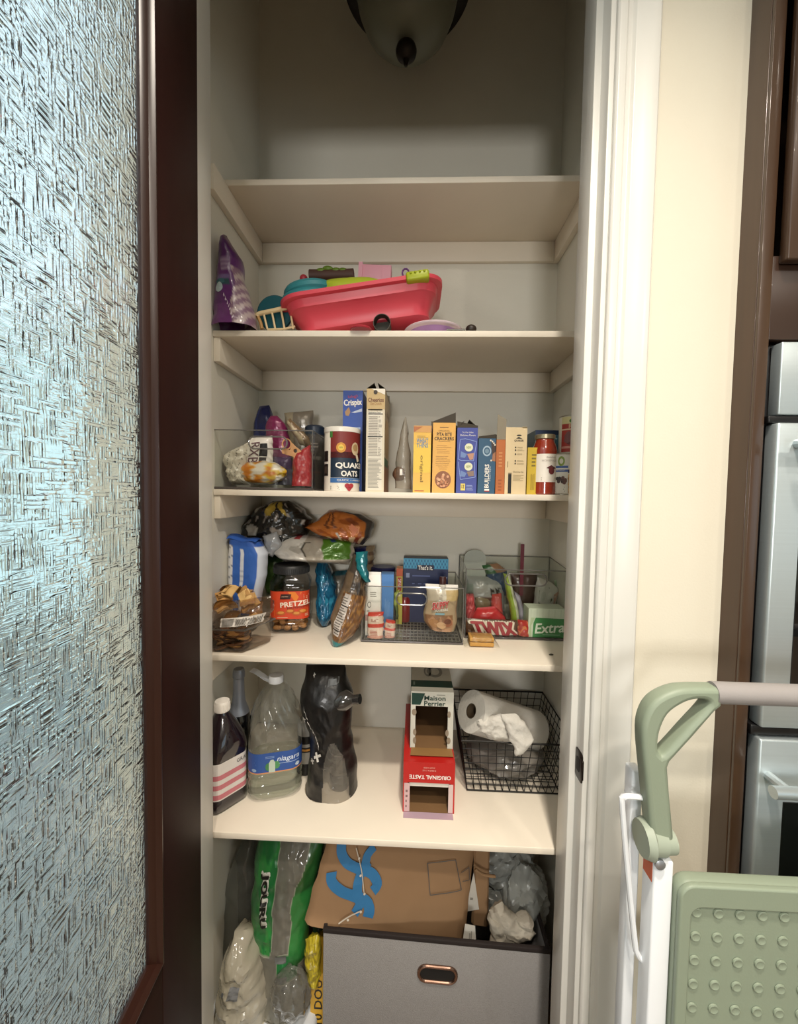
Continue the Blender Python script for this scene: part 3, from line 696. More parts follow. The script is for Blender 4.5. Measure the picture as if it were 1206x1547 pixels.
# ---------------------------------------------------------------- cereal shelf: cartons
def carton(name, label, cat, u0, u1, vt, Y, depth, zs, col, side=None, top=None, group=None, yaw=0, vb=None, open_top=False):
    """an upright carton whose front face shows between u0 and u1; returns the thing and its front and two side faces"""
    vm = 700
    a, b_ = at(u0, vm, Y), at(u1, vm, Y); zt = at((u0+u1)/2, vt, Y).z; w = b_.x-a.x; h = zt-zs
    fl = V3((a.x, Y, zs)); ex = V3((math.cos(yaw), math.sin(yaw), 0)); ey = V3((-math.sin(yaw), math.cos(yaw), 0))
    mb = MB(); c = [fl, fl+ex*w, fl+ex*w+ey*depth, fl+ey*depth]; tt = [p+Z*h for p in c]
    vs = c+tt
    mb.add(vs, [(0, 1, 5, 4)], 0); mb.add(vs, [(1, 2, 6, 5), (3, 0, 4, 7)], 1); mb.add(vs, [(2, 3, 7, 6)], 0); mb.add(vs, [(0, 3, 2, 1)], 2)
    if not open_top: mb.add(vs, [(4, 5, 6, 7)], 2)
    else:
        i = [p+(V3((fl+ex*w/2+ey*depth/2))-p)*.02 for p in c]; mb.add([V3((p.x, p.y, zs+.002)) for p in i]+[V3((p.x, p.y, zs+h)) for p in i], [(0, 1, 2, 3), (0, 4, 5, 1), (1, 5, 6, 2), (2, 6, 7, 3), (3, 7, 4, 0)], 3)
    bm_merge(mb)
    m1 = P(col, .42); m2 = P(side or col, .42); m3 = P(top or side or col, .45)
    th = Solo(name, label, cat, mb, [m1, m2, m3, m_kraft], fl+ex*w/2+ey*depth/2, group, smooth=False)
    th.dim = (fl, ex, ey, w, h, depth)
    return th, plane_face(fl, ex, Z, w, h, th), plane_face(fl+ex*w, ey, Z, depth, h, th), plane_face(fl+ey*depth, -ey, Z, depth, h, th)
def flap(th, pts, mat, name='flap'):
    mb = MB(); a, b_, c, d = pts; n = (b_-a).cross(d-a).normalized()*.0007
    mb.hexa([p-n for p in pts], [p+n for p in pts]); th.add(name, mb, mat, smooth=False)
def top_flaps(th, specs):
    """specs: (side, height, lean, mat): open flaps hinged at the top edges; side f, b, l or r; lean outwards"""
    fl, ex, ey, w, h, d = th.dim; o = fl+Z*h
    for sd, hh, ln, mat, sk in specs:
        e = {'f': (o, o+ex*w, -ey), 'b': (o+ey*d, o+ex*w+ey*d, ey), 'l': (o, o+ey*d, -ex), 'r': (o+ex*w, o+ex*w+ey*d, ex)}[sd]
        k = e[2]*math.sin(ln)*hh+Z*math.cos(ln)*hh
        flap(th, [e[0], e[1], e[1]+k*(1-sk), e[0]+k*(1+sk)], mat)
CB = 'cartons on the cereal shelf'
# blue cereal box
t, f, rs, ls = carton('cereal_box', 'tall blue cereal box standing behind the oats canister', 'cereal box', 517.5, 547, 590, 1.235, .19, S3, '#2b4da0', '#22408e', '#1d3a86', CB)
f.text('Kellogg\'s', .5, .94, .5, .035, P('#c83a4a'), rot=.1); f.text('Crispix', .5, .875, .9, .075, WH, rot=.06, fat=.03)
f.poly([(.1, .79), (.3, .84), (.38, .79), (.3, .75), (.14, .755)], P('#a9855e')); f.poly([(.42, .785), (.97, .825), (.97, .795), (.6, .78)], P('#bfc9dc'))
f.rect(.12, .05, .9, .64, P('#9fb0d0')); f.lines(.16, .08, .86, .6, 18, P('#3d5596'), 2, layer=2); f.rect(.12, .595, .9, .603, BK, layer=3)
f.done()
t.add('top_seam', MB().box(t.dim[0]+Z*t.dim[4]+V3((.008, .02, 0)), t.dim[0]+Z*t.dim[4]+V3((.032, .17, .0025))), P('#22408e'))
# tall tan cereal box
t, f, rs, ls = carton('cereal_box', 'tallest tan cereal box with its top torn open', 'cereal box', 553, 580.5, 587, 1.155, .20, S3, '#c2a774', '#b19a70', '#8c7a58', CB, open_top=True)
f.rect(.0, 0, 1, .80, P('#d8cdb4')); f.poly([(.22, .999), (1, .94), (1, .999)], P('#e8e0d0'), layer=2); f.ell(.48, .965, .11, .02, P('#3a3026'), layer=3)
f.text('Cheerios', .5, .892, .86, .04, P('#6b3a24'), bold=.015); f.text('Oat Crunch', .5, .855, .62, .028, P('#9a6a34'))
f.lines(.08, .79, .9, .82, 1, P('#4a3a28')); f.rect(.1, .02, .88, .78, P('#ddd6c6'), layer=2)
f.rect(.1, .752, .9, .760, BK, layer=4); f.text('Nutrition Facts', .45, .772, .66, .016, BK, layer=4); f.rect(.08, .533, .9, .541, BK, layer=4)
f.lines(.12, .55, .86, .74, 12, P('#8c8478'), 3, layer=3); f.lines(.12, .35, .86, .53, 12, P('#9a9284'), 4, layer=3); f.rect(.62, .36, .66, .74, P('#ddd6c6'), layer=4)
f.lines(.12, .04, .88, .33, 22, P('#a09a8c'), 5, .55, layer=3); f.done()
rs.rect(0, 0, 1, .30, P('#8c5a34')); rs.rect(.0, .26, .7, .34, P('#2c5a2a'), layer=2); rs.ell(.45, .55, .4, .2, P('#b08c52')); rs.text('Cheerios', .5, .8, .8, .06, P('#5a3020'), rot=PI/2); rs.done()
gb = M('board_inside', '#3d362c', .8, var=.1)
top_flaps(t, [('l', .026, -.95, gb, .0), ('r', .026, -.95, gb, .0), ('b', .03, -.3, m_kraft, .1)])
# oats canister
oc = at(517, 700, 1.195); R0 = .0515; zt = at(517, 645, 1.145).z
t = Thing('oats_canister', 'cylindrical oats canister with a white lid and red and navy label', 'canister', (oc.x, 1.195, S3)); c = V3((oc.x, 1.195, S3))
hb = zt-S3
t.add('body', MB().lathe([(R0-.001, 0), (R0, .001), (R0, hb-.012), (R0-.001, hb-.01)], c, 56), P('#e6ded0', .4))
t.add('lid', MB().lathe([(R0+.0012, hb-.012), (R0+.0016, hb-.010), (R0+.0016, hb), (R0-.001, hb+.002), (R0-.004, hb+.001), (.0001, hb+.0005)], c, 56), P('#efeadf', .3))
A0 = -PI/2-.50; lw = R0*2.2; f = cyl_face(c, R0, A0, lw, hb-.012, t)
f.rect(0, .23, 1, 1, P('#14283c'), 24); f.rect(0, .56, 1, 1, P('#7c2a26'), 24, layer=2); f.rect(0, .56, 1, .66, P('#55242a'), 24, layer=2)
f.rect(0, .145, 1, .225, P('#3b6ca6'), 24, layer=2); f.text('QUICK 1-MINUTE', .56, .185, .75, .035, WH, layer=4)
f.ell(.28, .73, .12, .085, P('#cf8f34'), layer=4); f.ell(.28, .73, .07, .05, P('#e4c04e'), layer=5); f.text('100%', .28, .73, .09, .03, P('#3f6a2a'), layer=6)
f.ell(.66, .72, .115, .11, P('#c9b490'), layer=4); f.ell(.66, .74, .075, .06, P('#a8875a'), layer=5); f.poly([(.66, .62), (.74, .63), (.8, .52), (.72, .5)], P('#d8cbb2'), layer=6)
f.text('QUAKER', .60, .43, .90, .10, WH, layer=5, fat=.05); f.text('OATS', .51, .30, .44, .09, WH, layer=5, fat=.05)
f.ell(.44, .098, .065, .038, P('#a8323a'), layer=4); f.poly([(.378, .09), (.602, .09), (.49, -.01)], P('#a8323a'), layer=5); f.ell(.54, .098, .065, .038, P('#a8323a'), layer=6)
f.lines(-.0, .03, .28, .1, 4, P('#8f8a7c'), 3, layer=2); f.rect(-.02, .9, .06, 1.06, P('#3f7a35'), 3, layer=3)
f.rect(-.30, .50, -.08, .68, BK, 4, layer=2); f.rect(-.30, .26, -.08, .46, BK, 4, layer=2); f.rect(-.25, .3, -.12, .42, P('#4a4038'), 3, layer=3); f.done()
# clear produce bag with brown food in it
b = Bag([(612, 630), (604, 660), (598, 700), (597, 738)], [(614, 630), (618, 660), (621, 700), (622, 740)], 1.22, .07, amp=.006, freq=26, ends=(1, 0), seed=5, floor=S3)
t = Thing('bread_bag', 'limp clear plastic bag with a little brown food in its bottom', 'bag', (at(609, 740, 1.22).x, 1.22, S3))
t.add('film', b.build(lambda a, k: '#ffffff', 20, 30), CLEAR('bag_film', '#f4f2ee', .15, 1.2, bump=.7, bs=40, milky=.22, milk='#e6dfd2'))
c = at(603, 716, 1.22); t.add('food', blob(c, (.016, .02, .018), .3, 9, 3, 3), M('brown_bread', '#6b4a34', .8, var=.3, ns=40))
t.add('bag_clip', MB().box(at(604, 718, 1.18), at(608, 709, 1.186)), WH, bevel=.0006)
# wheat crackers
t, f, rs, ls = carton('cracker_box', 'narrow yellow cracker box with its name running down the side', 'cracker box', 624.5, 651, 643, 1.145, .17, S3, '#e2b344', '#9a6a2c', '#c08a3c', CB)
f.rect(0, .30, 1, .72, P('#e8c24a')); f.rect(0, .9, 1, 1, P('#cf9a58')); f.poly([(0, .9), (.5, .985), (0, .985)], P('#b06a3a'), layer=2)
f.text('WHEAT', .5, .775, .66, .07, P('#5f86a6'), bold=.018); f.text('THINS', .5, .705, .66, .065, P('#5f86a6'), bold=.018); f.lines(.2, .82, .85, .86, 2, P('#a98a4a'), 1)
f.text('original', .47, .36, .22, .40, P('#8a6a1e'), rot=-PI/2, bold=.02); f.lines(.1, .02, .9, .05, 1, P('#a03a2a'), 2); f.done()
# pita crackers
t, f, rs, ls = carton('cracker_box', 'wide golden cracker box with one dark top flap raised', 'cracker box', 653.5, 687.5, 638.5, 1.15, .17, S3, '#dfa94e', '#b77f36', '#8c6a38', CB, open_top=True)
f.lines(.3, .93, .7, .95, 1, P('#6a4a24')); f.text('PITA BITE', .5, .835, .66, .05, P('#4a331a'), bold=.02); f.text('CRACKERS', .5, .775, .86, .05, P('#4a331a'), bold=.02)
f.text('ORIGINAL', .5, .885, .5, .016, P('#5a4020')); f.lines(.25, .73, .8, .745, 1, P('#7a5a2c'))
for k, (w0, yy) in enumerate([(.62, .67), (.7, .645), (.66, .62), (.6, .595), (.62, .57), (.7, .52), (.66, .495), (.72, .47), (.7, .445), (.74, .42), (.7, .395), (.5, .37), (.4, .34)]): f.lines(.5-w0/2, yy, .5+w0/2, yy+.012, 1, P('#a5773a'), k)
f.ell(.48, .19, .36, .125, P('#8f5a3a')); rd = random.Random(3)
for k in range(26):
    a, r = rd.random()*6.28, rd.random()**.5*.28; f.ell(.48+r*math.cos(a), .19+r*.34*math.sin(a), .06, .02, P(rd.choice(['#c98a62', '#b5724e', '#e0b48a', '#d9a07a'])), 7, layer=2+k % 4)
f.done(); top_flaps(t, [('f', .017, -.25, gb, -.8), ('b', .035, -.5, m_kraft, .0)])
# blue box with torn top
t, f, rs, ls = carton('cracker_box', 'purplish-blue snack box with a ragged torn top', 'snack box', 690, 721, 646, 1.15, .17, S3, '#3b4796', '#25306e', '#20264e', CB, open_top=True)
f.text('Try Our Other', .52, .925, .56, .028, WH); f.text('Delicious Flavors', .52, .885, .74, .028, WH)
pl2 = P('#8fa6dc')
for pts in ([(.15, .82), (.4, .83), (.95, .79)], [(.95, .79), (.82, .5)], [(.15, .82), (.08, .52), (.22, .5)], [(.22, .5), (.82, .5)], [(.08, .48), (.2, .21), (.92, .25)], [(.92, .25), (.86, .48)]):
    for a, b2 in zip(pts, pts[1:]):
        d = V3((b2[0]-a[0], (b2[1]-a[1])*2.9)).normalized() if 0 else None
        dx, dy = b2[0]-a[0], b2[1]-a[1]; L_ = math.hypot(dx, dy*3); nx, ny = -dy*3/L_*.012, dx/L_*.004
        f.poly([(a[0]-nx, a[1]-ny), (b2[0]-nx, b2[1]-ny), (b2[0]+nx, b2[1]+ny), (a[0]+nx, a[1]+ny)], pl2, layer=3)
for cy in (.70, .41): f.ell(.58, cy, .2, .062, P('#dfe0c0'), layer=3); f.text('NEW', .58, cy, .22, .04, P('#7f8a34'), layer=5); f.poly([(.2, cy-.06), (.5, cy-.1), (.4, cy-.16), (.18, cy-.15)], P('#6d86b8'), layer=2)
f.poly([(.5, .6), (.84, .62), (.8, .52), (.64, .51)], P('#b98a72'), layer=2); f.poly([(.5, .33), (.84, .35), (.86, .27), (.6, .26)], P('#8a7468'), layer=2)
f.rect(.22, .045, .44, .15, P('#e0c86a'), layer=2); f.text('12', .33, .105, .12, .05, BK, layer=4); f.lines(.5, .05, .86, .14, 4, P('#8f9ccc'), 3, layer=2); f.done()
top_flaps(t, [('l', .02, -.8, gb, .3), ('b', .03, .15, gb, .35), ('r', .03, -.85, gb, .1), ('f', .012, -.2, gb, .5)])
# bar box
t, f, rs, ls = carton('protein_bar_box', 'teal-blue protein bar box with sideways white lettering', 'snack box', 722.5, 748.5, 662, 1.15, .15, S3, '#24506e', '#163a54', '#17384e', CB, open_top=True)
f.text('BUILDERS', .52, .32, .24, .42, WH, rot=PI/2, fat=.03); f.text('PROTEIN', .70, .36, .10, .26, P('#b9c4cc'), rot=PI/2)
f.ell(.5, .77, .25, .095, P('#9fb4c4'), hole=.7); f.ell(.5, .77, .12, .045, P('#6f8a9c')); f.rect(.4, .045, .68, .085, WH); f.rect(.4, .04, .68, .055, P('#b0382f'), layer=2)
f.poly([(.72, .96), (1, .9), (1, .6), (.86, .62), (.78, .78)], P('#3a2a26')); f.poly([(.84, .72), (1, .76), (1, .58), (.8, .6)], P('#9c6a4a'), layer=2)
for x, y in ((.7, .96), (.8, .94), (.88, .91), (.95, .88), (.75, .6)): f.ell(x, y, .05, .018, P('#d8cfc0'), 7, layer=3)
f.done(); top_flaps(t, [('f', .008, .1, gb, -.4), ('l', .014, -1.1, gb, .0)])
# orange box with a tall standing flap
t, f, rs, ls = carton('carton', 'thin orange carton with a tall grey flap standing up', 'carton', 749.5, 763, 664, 1.155, .15, S3, '#b4642c', '#8f4c22', '#5a4030', CB, open_top=True)
f.lines(.3, .5, .7, .8, 5, P('#c98a52'), 4); f.lines(.3, .06, .7, .3, 4, P('#9a5222'), 4); f.done()
top_flaps(t, [('f', .062, .12, m_kraft, .12), ('r', .03, -.2, M('grey_board_dark', '#5b5244', .8), .2)])
# cream box
t, f, rs, ls = carton('rice_box', 'cream oatmeal carton printed in black with a notched black strip', 'carton', 763.5, 795.5, 645.5, 1.15, .15, S3, '#d9c39a', '#c4ad84', '#b39c74', CB)
ik = P('#2c2820'); f.text('QUAKER', .62, .80, .44, .035, ik, bold=.018); f.lines(.1, .40, .14, .6, 1, P('#8f7c58')); 
for k, yy in enumerate((.70, .66, .60, .50, .46)): f.ell(.47, yy, .035, .014, ik, 8, layer=2); f.lines(.55, yy-.01, .9, yy+.015, 2, P('#9f8c66'), k)
f.text('Whole Grain Oats', .62, .335, .5, .026, P('#5a4c34')); f.lines(.38, .2, .9, .3, 5, P('#a8946c'), 8); f.rect(.155, .01, .31, .32, BK, layer=2); f.rect(.155, .30, .31, .32, P('#7a6c52'), layer=3)
f.ell(.62, .88, .12, .012, ik); f.poly([(.48, .83), (.6, .86), (.78, .83)], ik); f.done()
t.add('top_tab', MB().box(t.dim[0]+Z*t.dim[4]+V3((.045, .0, -.002)), t.dim[0]+Z*t.dim[4]+V3((.058, .1, .0018))), P('#a8946c'))
# yellow box
t, f, rs, ls = carton('mix_box', 'small yellow box squeezed between the cream carton and the sauce jar', 'carton', 797, 813, 676, 1.17, .14, S3, '#c9ac34', '#a88c26', '#8f7a2a', CB)
f.lines(.35, .1, .75, .45, 5, P('#8f7420'), 4, vert=True); f.lines(.4, .6, .9, .9, 4, P('#7a6a2a'), 6); f.done()
# teal box behind the jar
t, f, rs, ls = carton('carton', 'dark teal box with a navy top, behind the sauce jar', 'carton', 808, 846, 650, 1.27, .12, S3, '#3f6672', '#2c4c58', '#1c2c4a', CB)
f.rect(0, .93, 1, 1, P('#1c2c4a')); f.lines(.1, .86, .9, .91, 1, P('#9fb6bc')); f.done()
# sauce jar
jc = at(822.5, 700, 1.19); jc.z = S3; Rj = .0345; zt = at(824, 655, 1.16).z-S3
t = Thing('sauce_jar', 'glass jar of red pasta sauce with a gold lid and cream label', 'jar', jc)
t.add('glass', MB().lathe([(.0001, 0), (Rj-.003, 0), (Rj, .004), (Rj, zt*.73), (Rj-.002, zt*.79), (Rj-.008, zt*.88), (Rj-.0095, zt*.93), (Rj-.0095, zt*.96)], jc, 48), M('red_sauce_glass', '#8c2f1c', .18, var=.25, ns=60, coat=1))
t.add('lid', MB().lathe([(Rj-.008, zt*.925), (Rj-.0065, zt*.93), (Rj-.0065, zt*.995), (Rj-.008, zt), (.0001, zt)], jc, 40), M('gold_lid', '#b3a88a', .3, metal=.7))
f = cyl_face(jc, Rj, -PI/2-1.25, Rj*2.5, zt*.46, t, z0=zt*.21); f.rect(0, 0, 1, 1, P('#e9e2d6'), 20)
f.text('RAO\'S', .60, .88, .3, .05, P('#6a5a50'), layer=4); f.text('HOMEMADE', .56, .76, .5, .075, P('#a89f92'), layer=4)
f.ell(.62, .4, .1, .13, P('#6b2a2c'), layer=4); f.poly([(.45, .5), (.6, .6), (.79, .5), (.7, .46), (.62, .55), (.55, .46)], P('#5a2326'), layer=5); f.lines(.3, .06, .9, .2, 2, P('#b5aca0'), 3, layer=4); f.done()
# cans
def can(name, label, u, v, Y, r, z0, z1, paint):
    c = at(u, v, Y); c.z = z0; h = z1-z0
    t = Thing(name, label, 'can', c, group='stacked cans on the cereal shelf')
    t.add('body', MB().lathe([(r-.002, .001), (r-.0005, .004), (r-.0005, h-.004), (r-.002, h-.001)], c, 44), P('#d9d2c0', .35))
    t.add('rim', MB().lathe([(r-.003, h-.003), (r, h-.003), (r+.0006, h-.0012), (r, h), (r-.0025, h), (r-.003, h-.003), (.0001, h-.003)], c, 44), steelcan)
    t.add('rim', MB().lathe([(.0001, .002), (r-.003, .002), (r, .003), (r+.0006, .0015), (r, 0), (r-.003, 0)], c, 44), steelcan)
    f = cyl_face(c, r, -PI/2-1.15, r*2.3, h-.010, t, z0=.005); paint(f); f.done(); return c
zc1 = at(850, 684, 1.145).z
def p1(f):
    f.rect(0, 0, 1, 1, P('#e2ded2'), 20); f.ell(.26, .84, .10, .13, P('#8aa048'), hole=.55, layer=3); f.text('W', .72, .82, .32, .2, P('#7c3a4a'), bold=.015, layer=4, shear=.3)
    f.rect(0, .56, .46, .72, P('#4a68a8'), 10, layer=2); f.rect(0, .62, .46, .66, WH, 10, layer=3); f.rect(.46, .53, 1, .62, P('#433a5e'), 10, layer=2); f.text('ORGANIC', .23, .60, .3, .03, WH, layer=4)
    rd = random.Random(5)
    f.rect(.48, .0, 1, .5, P('#a97a44'), 10, layer=2)
    for k in range(46): f.ell(.5+rd.random()*.48, .02+rd.random()*.46, .055, .055, P(rd.choice(['#cfa66a', '#b98a50', '#d9b67c'])), 9, layer=3+k % 3)
    for k in range(18): f.ell(.12+rd.random()*.28, .25+rd.random()*.16, .05, .05, P(rd.choice(['#4a3a38', '#6a4a44', '#38302e'])), 8, layer=3+k % 3)
    f.lines(.1, .04, .42, .2, 3, P('#a09a8c'), 3, layer=2)
can('bean_can', 'white and blue bean can with a chickpea picture, under the red can', 853, 700, 1.19, .0385, S3, zc1, p1)
def p2(f):
    f.rect(0, 0, 1, 1, P('#a8382e'), 20); f.rect(0, .8, 1, 1, P('#d8cf98'), 20, layer=2); f.ell(.42, .88, .14, .07, P('#4f7f34'), layer=4)
    f.text('Roma', .52, .73, .5, .12, P('#e0b08a'), bold=.015, layer=4); f.rect(0, .62, 1, .66, P('#e0c4a0'), 20, layer=3)
    rd = random.Random(9)
    for k in range(14): f.ell(.2+rd.random()*.7, .2+rd.random()*.35, .12, .08, P(rd.choice(['#6a2a2a', '#8f3a34', '#7a4a48'])), 10, layer=3+k % 3)
    f.rect(0, .1, 1, .16, P('#c98a7a'), 20, layer=3)
can('bean_can', 'tall red can with a cream band, standing on the white and blue can', 863, 650, 1.195, .0335, zc1, at(858, 626, 1.16).z, p2)

# ---------------------------------------------------------------- clear storage bins
def clear_bin(label, x0, x1, yf, yb, z0, h, handle=None, back_extra=0, ribs=False):
    """handle: (cx, cz, w, h) of the raised oval hand hole in the front wall"""
    base = V3(((x0+x1)/2, (yf+yb)/2, z0)); w = x1-x0; th = .0022
    t = Thing('storage_bin', label, 'storage bin', base, group='clear acrylic pantry bins')
    fr = (V3((x0+w/2, yf, z0+h/2)), X, Z, Yv)
    if handle:
        cx, cz, hw, hh = handle
        ov = [(cx-(x0+w/2)+x, cz-(z0+h/2)+y) for x, y in rrect(hw, hh, hh*.48, 7)]
        t.add('front_wall', plate(rrect(w, h, .004, 3), [ov], fr, th, .0004), acrylic, smooth=False)
        t.add('handle_rim', MB().tube([V3((cx+x, yf-.001, cz+y)) for x, y in rrect(hw, hh, hh*.48, 7)], .0024, 8, closed=True), acrylic_edge)
    else: t.add('front_wall', MB().box((x0, yf, z0), (x1, yf+th, z0+h)), acrylic, smooth=False)
    t.add('back_wall', MB().box((x0, yb-th, z0), (x1, yb, z0+h+back_extra)), acrylic, smooth=False)
    t.add('side_wall', MB().hexa([V3(p) for p in ((x0, yf+th, z0), (x0+th, yf+th, z0), (x0+th, yb-th, z0), (x0, yb-th, z0))], [V3(p) for p in ((x0, yf+th, z0+h), (x0+th, yf+th, z0+h), (x0+th, yb-th, z0+h+back_extra), (x0, yb-th, z0+h+back_extra))]), acrylic, smooth=False)
    t.add('side_wall', MB().hexa([V3(p) for p in ((x1-th, yf+th, z0), (x1, yf+th, z0), (x1, yb-th, z0), (x1-th, yb-th, z0))], [V3(p) for p in ((x1-th, yf+th, z0+h), (x1, yf+th, z0+h), (x1, yb-th, z0+h+back_extra), (x1-th, yb-th, z0+h+back_extra))]), acrylic, smooth=False)
    t.add('floor_panel', MB().box((x0+th, yf+th, z0+.003), (x1-th, yb-th, z0+.006)), acrylic_base, smooth=False)
    e = MB(); hb = h+back_extra
    e.tube([V3((x0, yf, z0+h)), V3((x1, yf, z0+h)), V3((x1, yb, z0+hb)), V3((x0, yb, z0+hb))], .0019, 6, closed=True)
    t.add('top_edge', e, acrylic_edge)
    e = MB()
    for x, y, k in ((x0, yf, h), (x1, yf, h), (x1, yb, hb), (x0, yb, hb)): e.tube([V3((x, y, z0+.002)), V3((x, y, z0+k))], .0018, 6)
    t.add('corner_edge', e, acrylic_edge)
    e = MB().tube([V3((x0, yf, z0+.004)), V3((x1, yf, z0+.004)), V3((x1, yb, z0+.004)), V3((x0, yb, z0+.004))], .0036, 8, closed=True)
    t.add('base_edge', e, M('smoke_base_edge', '#4a4442', .15, coat=1))
    if ribs:
        r = MB(); n = 26
        for k in range(n): xx = lerp(x0+.006, x1-.006, k/(n-1)); r.box((xx-.0012, yf+.006, z0+.006), (xx+.0012, yb-.006, z0+.0075))
        for k in range(9): yy = lerp(yf+.012, yb-.012, k/8); r.box((x0+.006, yy-.0008, z0+.0062), (x1-.006, yy+.0008, z0+.0078))
        o = t.add('ribbed_liner', r, M('liner_grey', '#6b655c', .5), smooth=False)
    return t
b0, b1 = at(322, 700, 1.128), at(472, 700, 1.128); bt = at(400, 650, 1.128).z
clear_bin('clear acrylic bin of sweets and sachets on the cereal shelf', b0.x, b1.x, 1.128, 1.40, S3, bt-S3, handle=(at(405, 669, 1.128).x, at(405, 669, 1.128).z, .108, .034))
IN = S3+.0065
gk = 'loose items in the cereal-shelf bin'
# navy, magenta, silver pouches behind
def pouch(name, label, L, R, Y, th, paint, zs, mat=film, cat='pouch', group=None, **kw):
    kw.setdefault('floor', zs); b = Bag(L, R, Y, th, **kw); ps = b.L+b.R
    t = Thing(name, label, cat, (sum(p.x for p in ps)/len(ps), Y, zs), group); t.add('film', b.build(paint, 28, 34), mat); t.bag = b; return t
pouch('pouch', 'shiny navy blue pouch standing tallest in the bin', [(392, 614), (384, 640), (382, 668), (384, 732)], [(406, 612), (418, 640), (422, 668), (420, 732)], 1.33, .05, lambda a, t: '#141d4e' if a+.3*math.sin(t*7) > -.2 else '#1f2d6e', IN, foil, group=gk, seed=11, ends=(1, 1))
pouch('pouch', 'magenta foil pouch beside the navy one', [(408, 628), (401, 645), (402, 680), (408, 700)], [(420, 628), (432, 640), (440, 668), (440, 700)], 1.27, .04, lambda a, t: '#7a2450' if t < .75 else '#8f5a72', IN+.07, foil, group=gk, seed=12)
pouch('pouch', 'pale silver pouch with a square top corner, at the back of the bin', [(430, 624), (432, 650), (436, 690), (438, 732)], [(474, 620), (473, 650), (472, 690), (472, 732)], 1.36, .04, lambda a, t: '#8c8273' if a > -.35 else '#b5a88e', IN, foil, group=gk, seed=13, ends=(1, 1), endw=.08)
pouch('pouch', 'cream crinkled wrapper leaning over the pale silver pouch', [(432, 636), (440, 652), (448, 662), (452, 672)], [(438, 632), (458, 650), (468, 662), (471, 676)], 1.25, .03, lambda a, t: '#b9a88a' if a < .1 else '#7a6248', IN+.05, foil, group=gk, seed=14)
t = pouch('snack_wrapper', 'white bar wrapper with dark lettering and black square, behind the hand hole', [(378, 662), (372, 680), (366, 702), (364, 716)], [(412, 658), (413, 680), (412, 700), (410, 716)], 1.18, .035, lambda a, t: '#e6e0d6', IN, film, group=gk, seed=15)
f = t.bag.face(t); f.text('RXB', .42, .55, .34, .55, P('#6a4a52'), rot=-PI/2); f.rect(.60, .45, .86, .78, BK, 3); f.rect(.62, .28, .84, .42, P('#2a2420'), 3); f.done()
pouch('snack_wrapper', 'crumpled white wrapper slumped in the corner of the bin', [(338, 690), (340, 700), (346, 722), (352, 733)], [(372, 668), (376, 690), (372, 715), (380, 733)], 1.17, .05, lambda a, t: '#d6cec0' if (a*3+t*5) % 2 > .12 else '#4a443c', IN, film, group=gk, seed=16, amp=.01, freq=35)
def cp(n, p):
    k = noise.noise(p*45); return '#c8741e' if k > .18 else ('#d9b23a' if n.x > .25 and k > -.15 else ('#d9983a' if k > -.12 else '#dcd3c4'))
mb = blob(at(396, 714, 1.165)+V3((0, 0, .0)), (.062, .025, .030), .22, 9, 5, 4, floor=IN, paint=cp)
t = Solo('sweets_bag', 'clear bag of orange and yellow sweets at the front of the bin', 'bag', mb, film, (at(396, 738, 1.165).x, 1.165, IN), gk)
# peach clip with rings
Yc = 1.145; cl = at(441, 690, Yc)
t = Thing('bag_clip', 'peach plastic bag clip with a finger ring, leaning on the bin wall', 'clip', (cl.x, Yc, IN), gk)
pts = lambda l: [(at(u, v, Yc).x, at(u, v, Yc).z) for u, v in l]
m_peach = M('peach_plastic', '#d9a070', .4)
cen = at(433, 671, Yc); rg = [(cen.x+.0145*math.cos(a), cen.z+.0165*math.sin(a)) for a in [i*PI/10 for i in range(20)]]; rg2 = [(cen.x+.0105*math.cos(a), cen.z+.0125*math.sin(a)) for a in [i*PI/10 for i in range(20)]]
t.add('ring', plate(rg, [rg2], (V3((0, Yc, 0)), X, Z, Yv), .005, .001), m_peach)
h2 = at(446, 681, Yc); t.add('body', plate(pts([(424, 676), (426, 685), (436, 688), (443, 690), (444, 695), (452, 694), (454, 691), (460, 685), (446, 674), (440, 668), (438, 680)]), [[(h2.x+.0055*math.cos(a), h2.z+.0055*math.sin(a)) for a in [i*PI/6 for i in range(12)]]], (V3((0, Yc+.001, 0)), X, Z, Yv), .007, .001), m_peach)
b = Bag([(448, 684), (443, 700), (442, 735)], [(470, 672), (472, 700), (472, 735)], 1.165, .045, amp=.006, freq=30, ends=(1, 0), seed=17)
t = Thing('snack_wrapper', 'red plastic wrapper bulging in the bin beside the peach clip', 'pouch', (at(458, 735, 1.165).x, 1.165, IN), gk); t.add('film', b.build(lambda a, k: '#a8242c' if (a*2+k) % .7 > .05 else '#c85a5a', 24, 24), film)
pouch('pouch', 'grey-violet pouch lying low behind the sweets', [(414, 690), (412, 710), (410, 733)], [(440, 690), (442, 710), (444, 733)], 1.24, .04, lambda a, t: '#5a4a66' if t < .45 else '#6c6a78', IN, foil, group=gk, seed=18, ends=(1, 0))
# dark canister beside the bin
c = at(475.5, 700, 1.28); c.z = IN; r = .030; hh = at(481, 641, 1.25).z-IN
t = Thing('tea_tin', 'dark grey canister with a navy lid at the back corner of the bin', 'canister', c, gk)
t.add('body', MB().lathe([(r, 0), (r, hh-.03)], c, 36), M('charcoal_label', '#4b4440', .4, var=.2, ns=30)); t.add('lid', MB().lathe([(r+.001, hh-.03), (r+.001, hh-.006), (r-.006, hh), (.0001, hh)], c, 36), P('#1c2738', .35))
f = cyl_face(c, r, -PI/2-1, r*2, hh-.035, t); f.rect(.0, .55, 1, .62, P('#7a726a'), 12); f.rect(0, .3, 1, .33, P('#6c4a44'), 12); f.lines(.2, .66, .8, .9, 4, P('#8a8078'), 2, layer=2, segs=8); f.done()
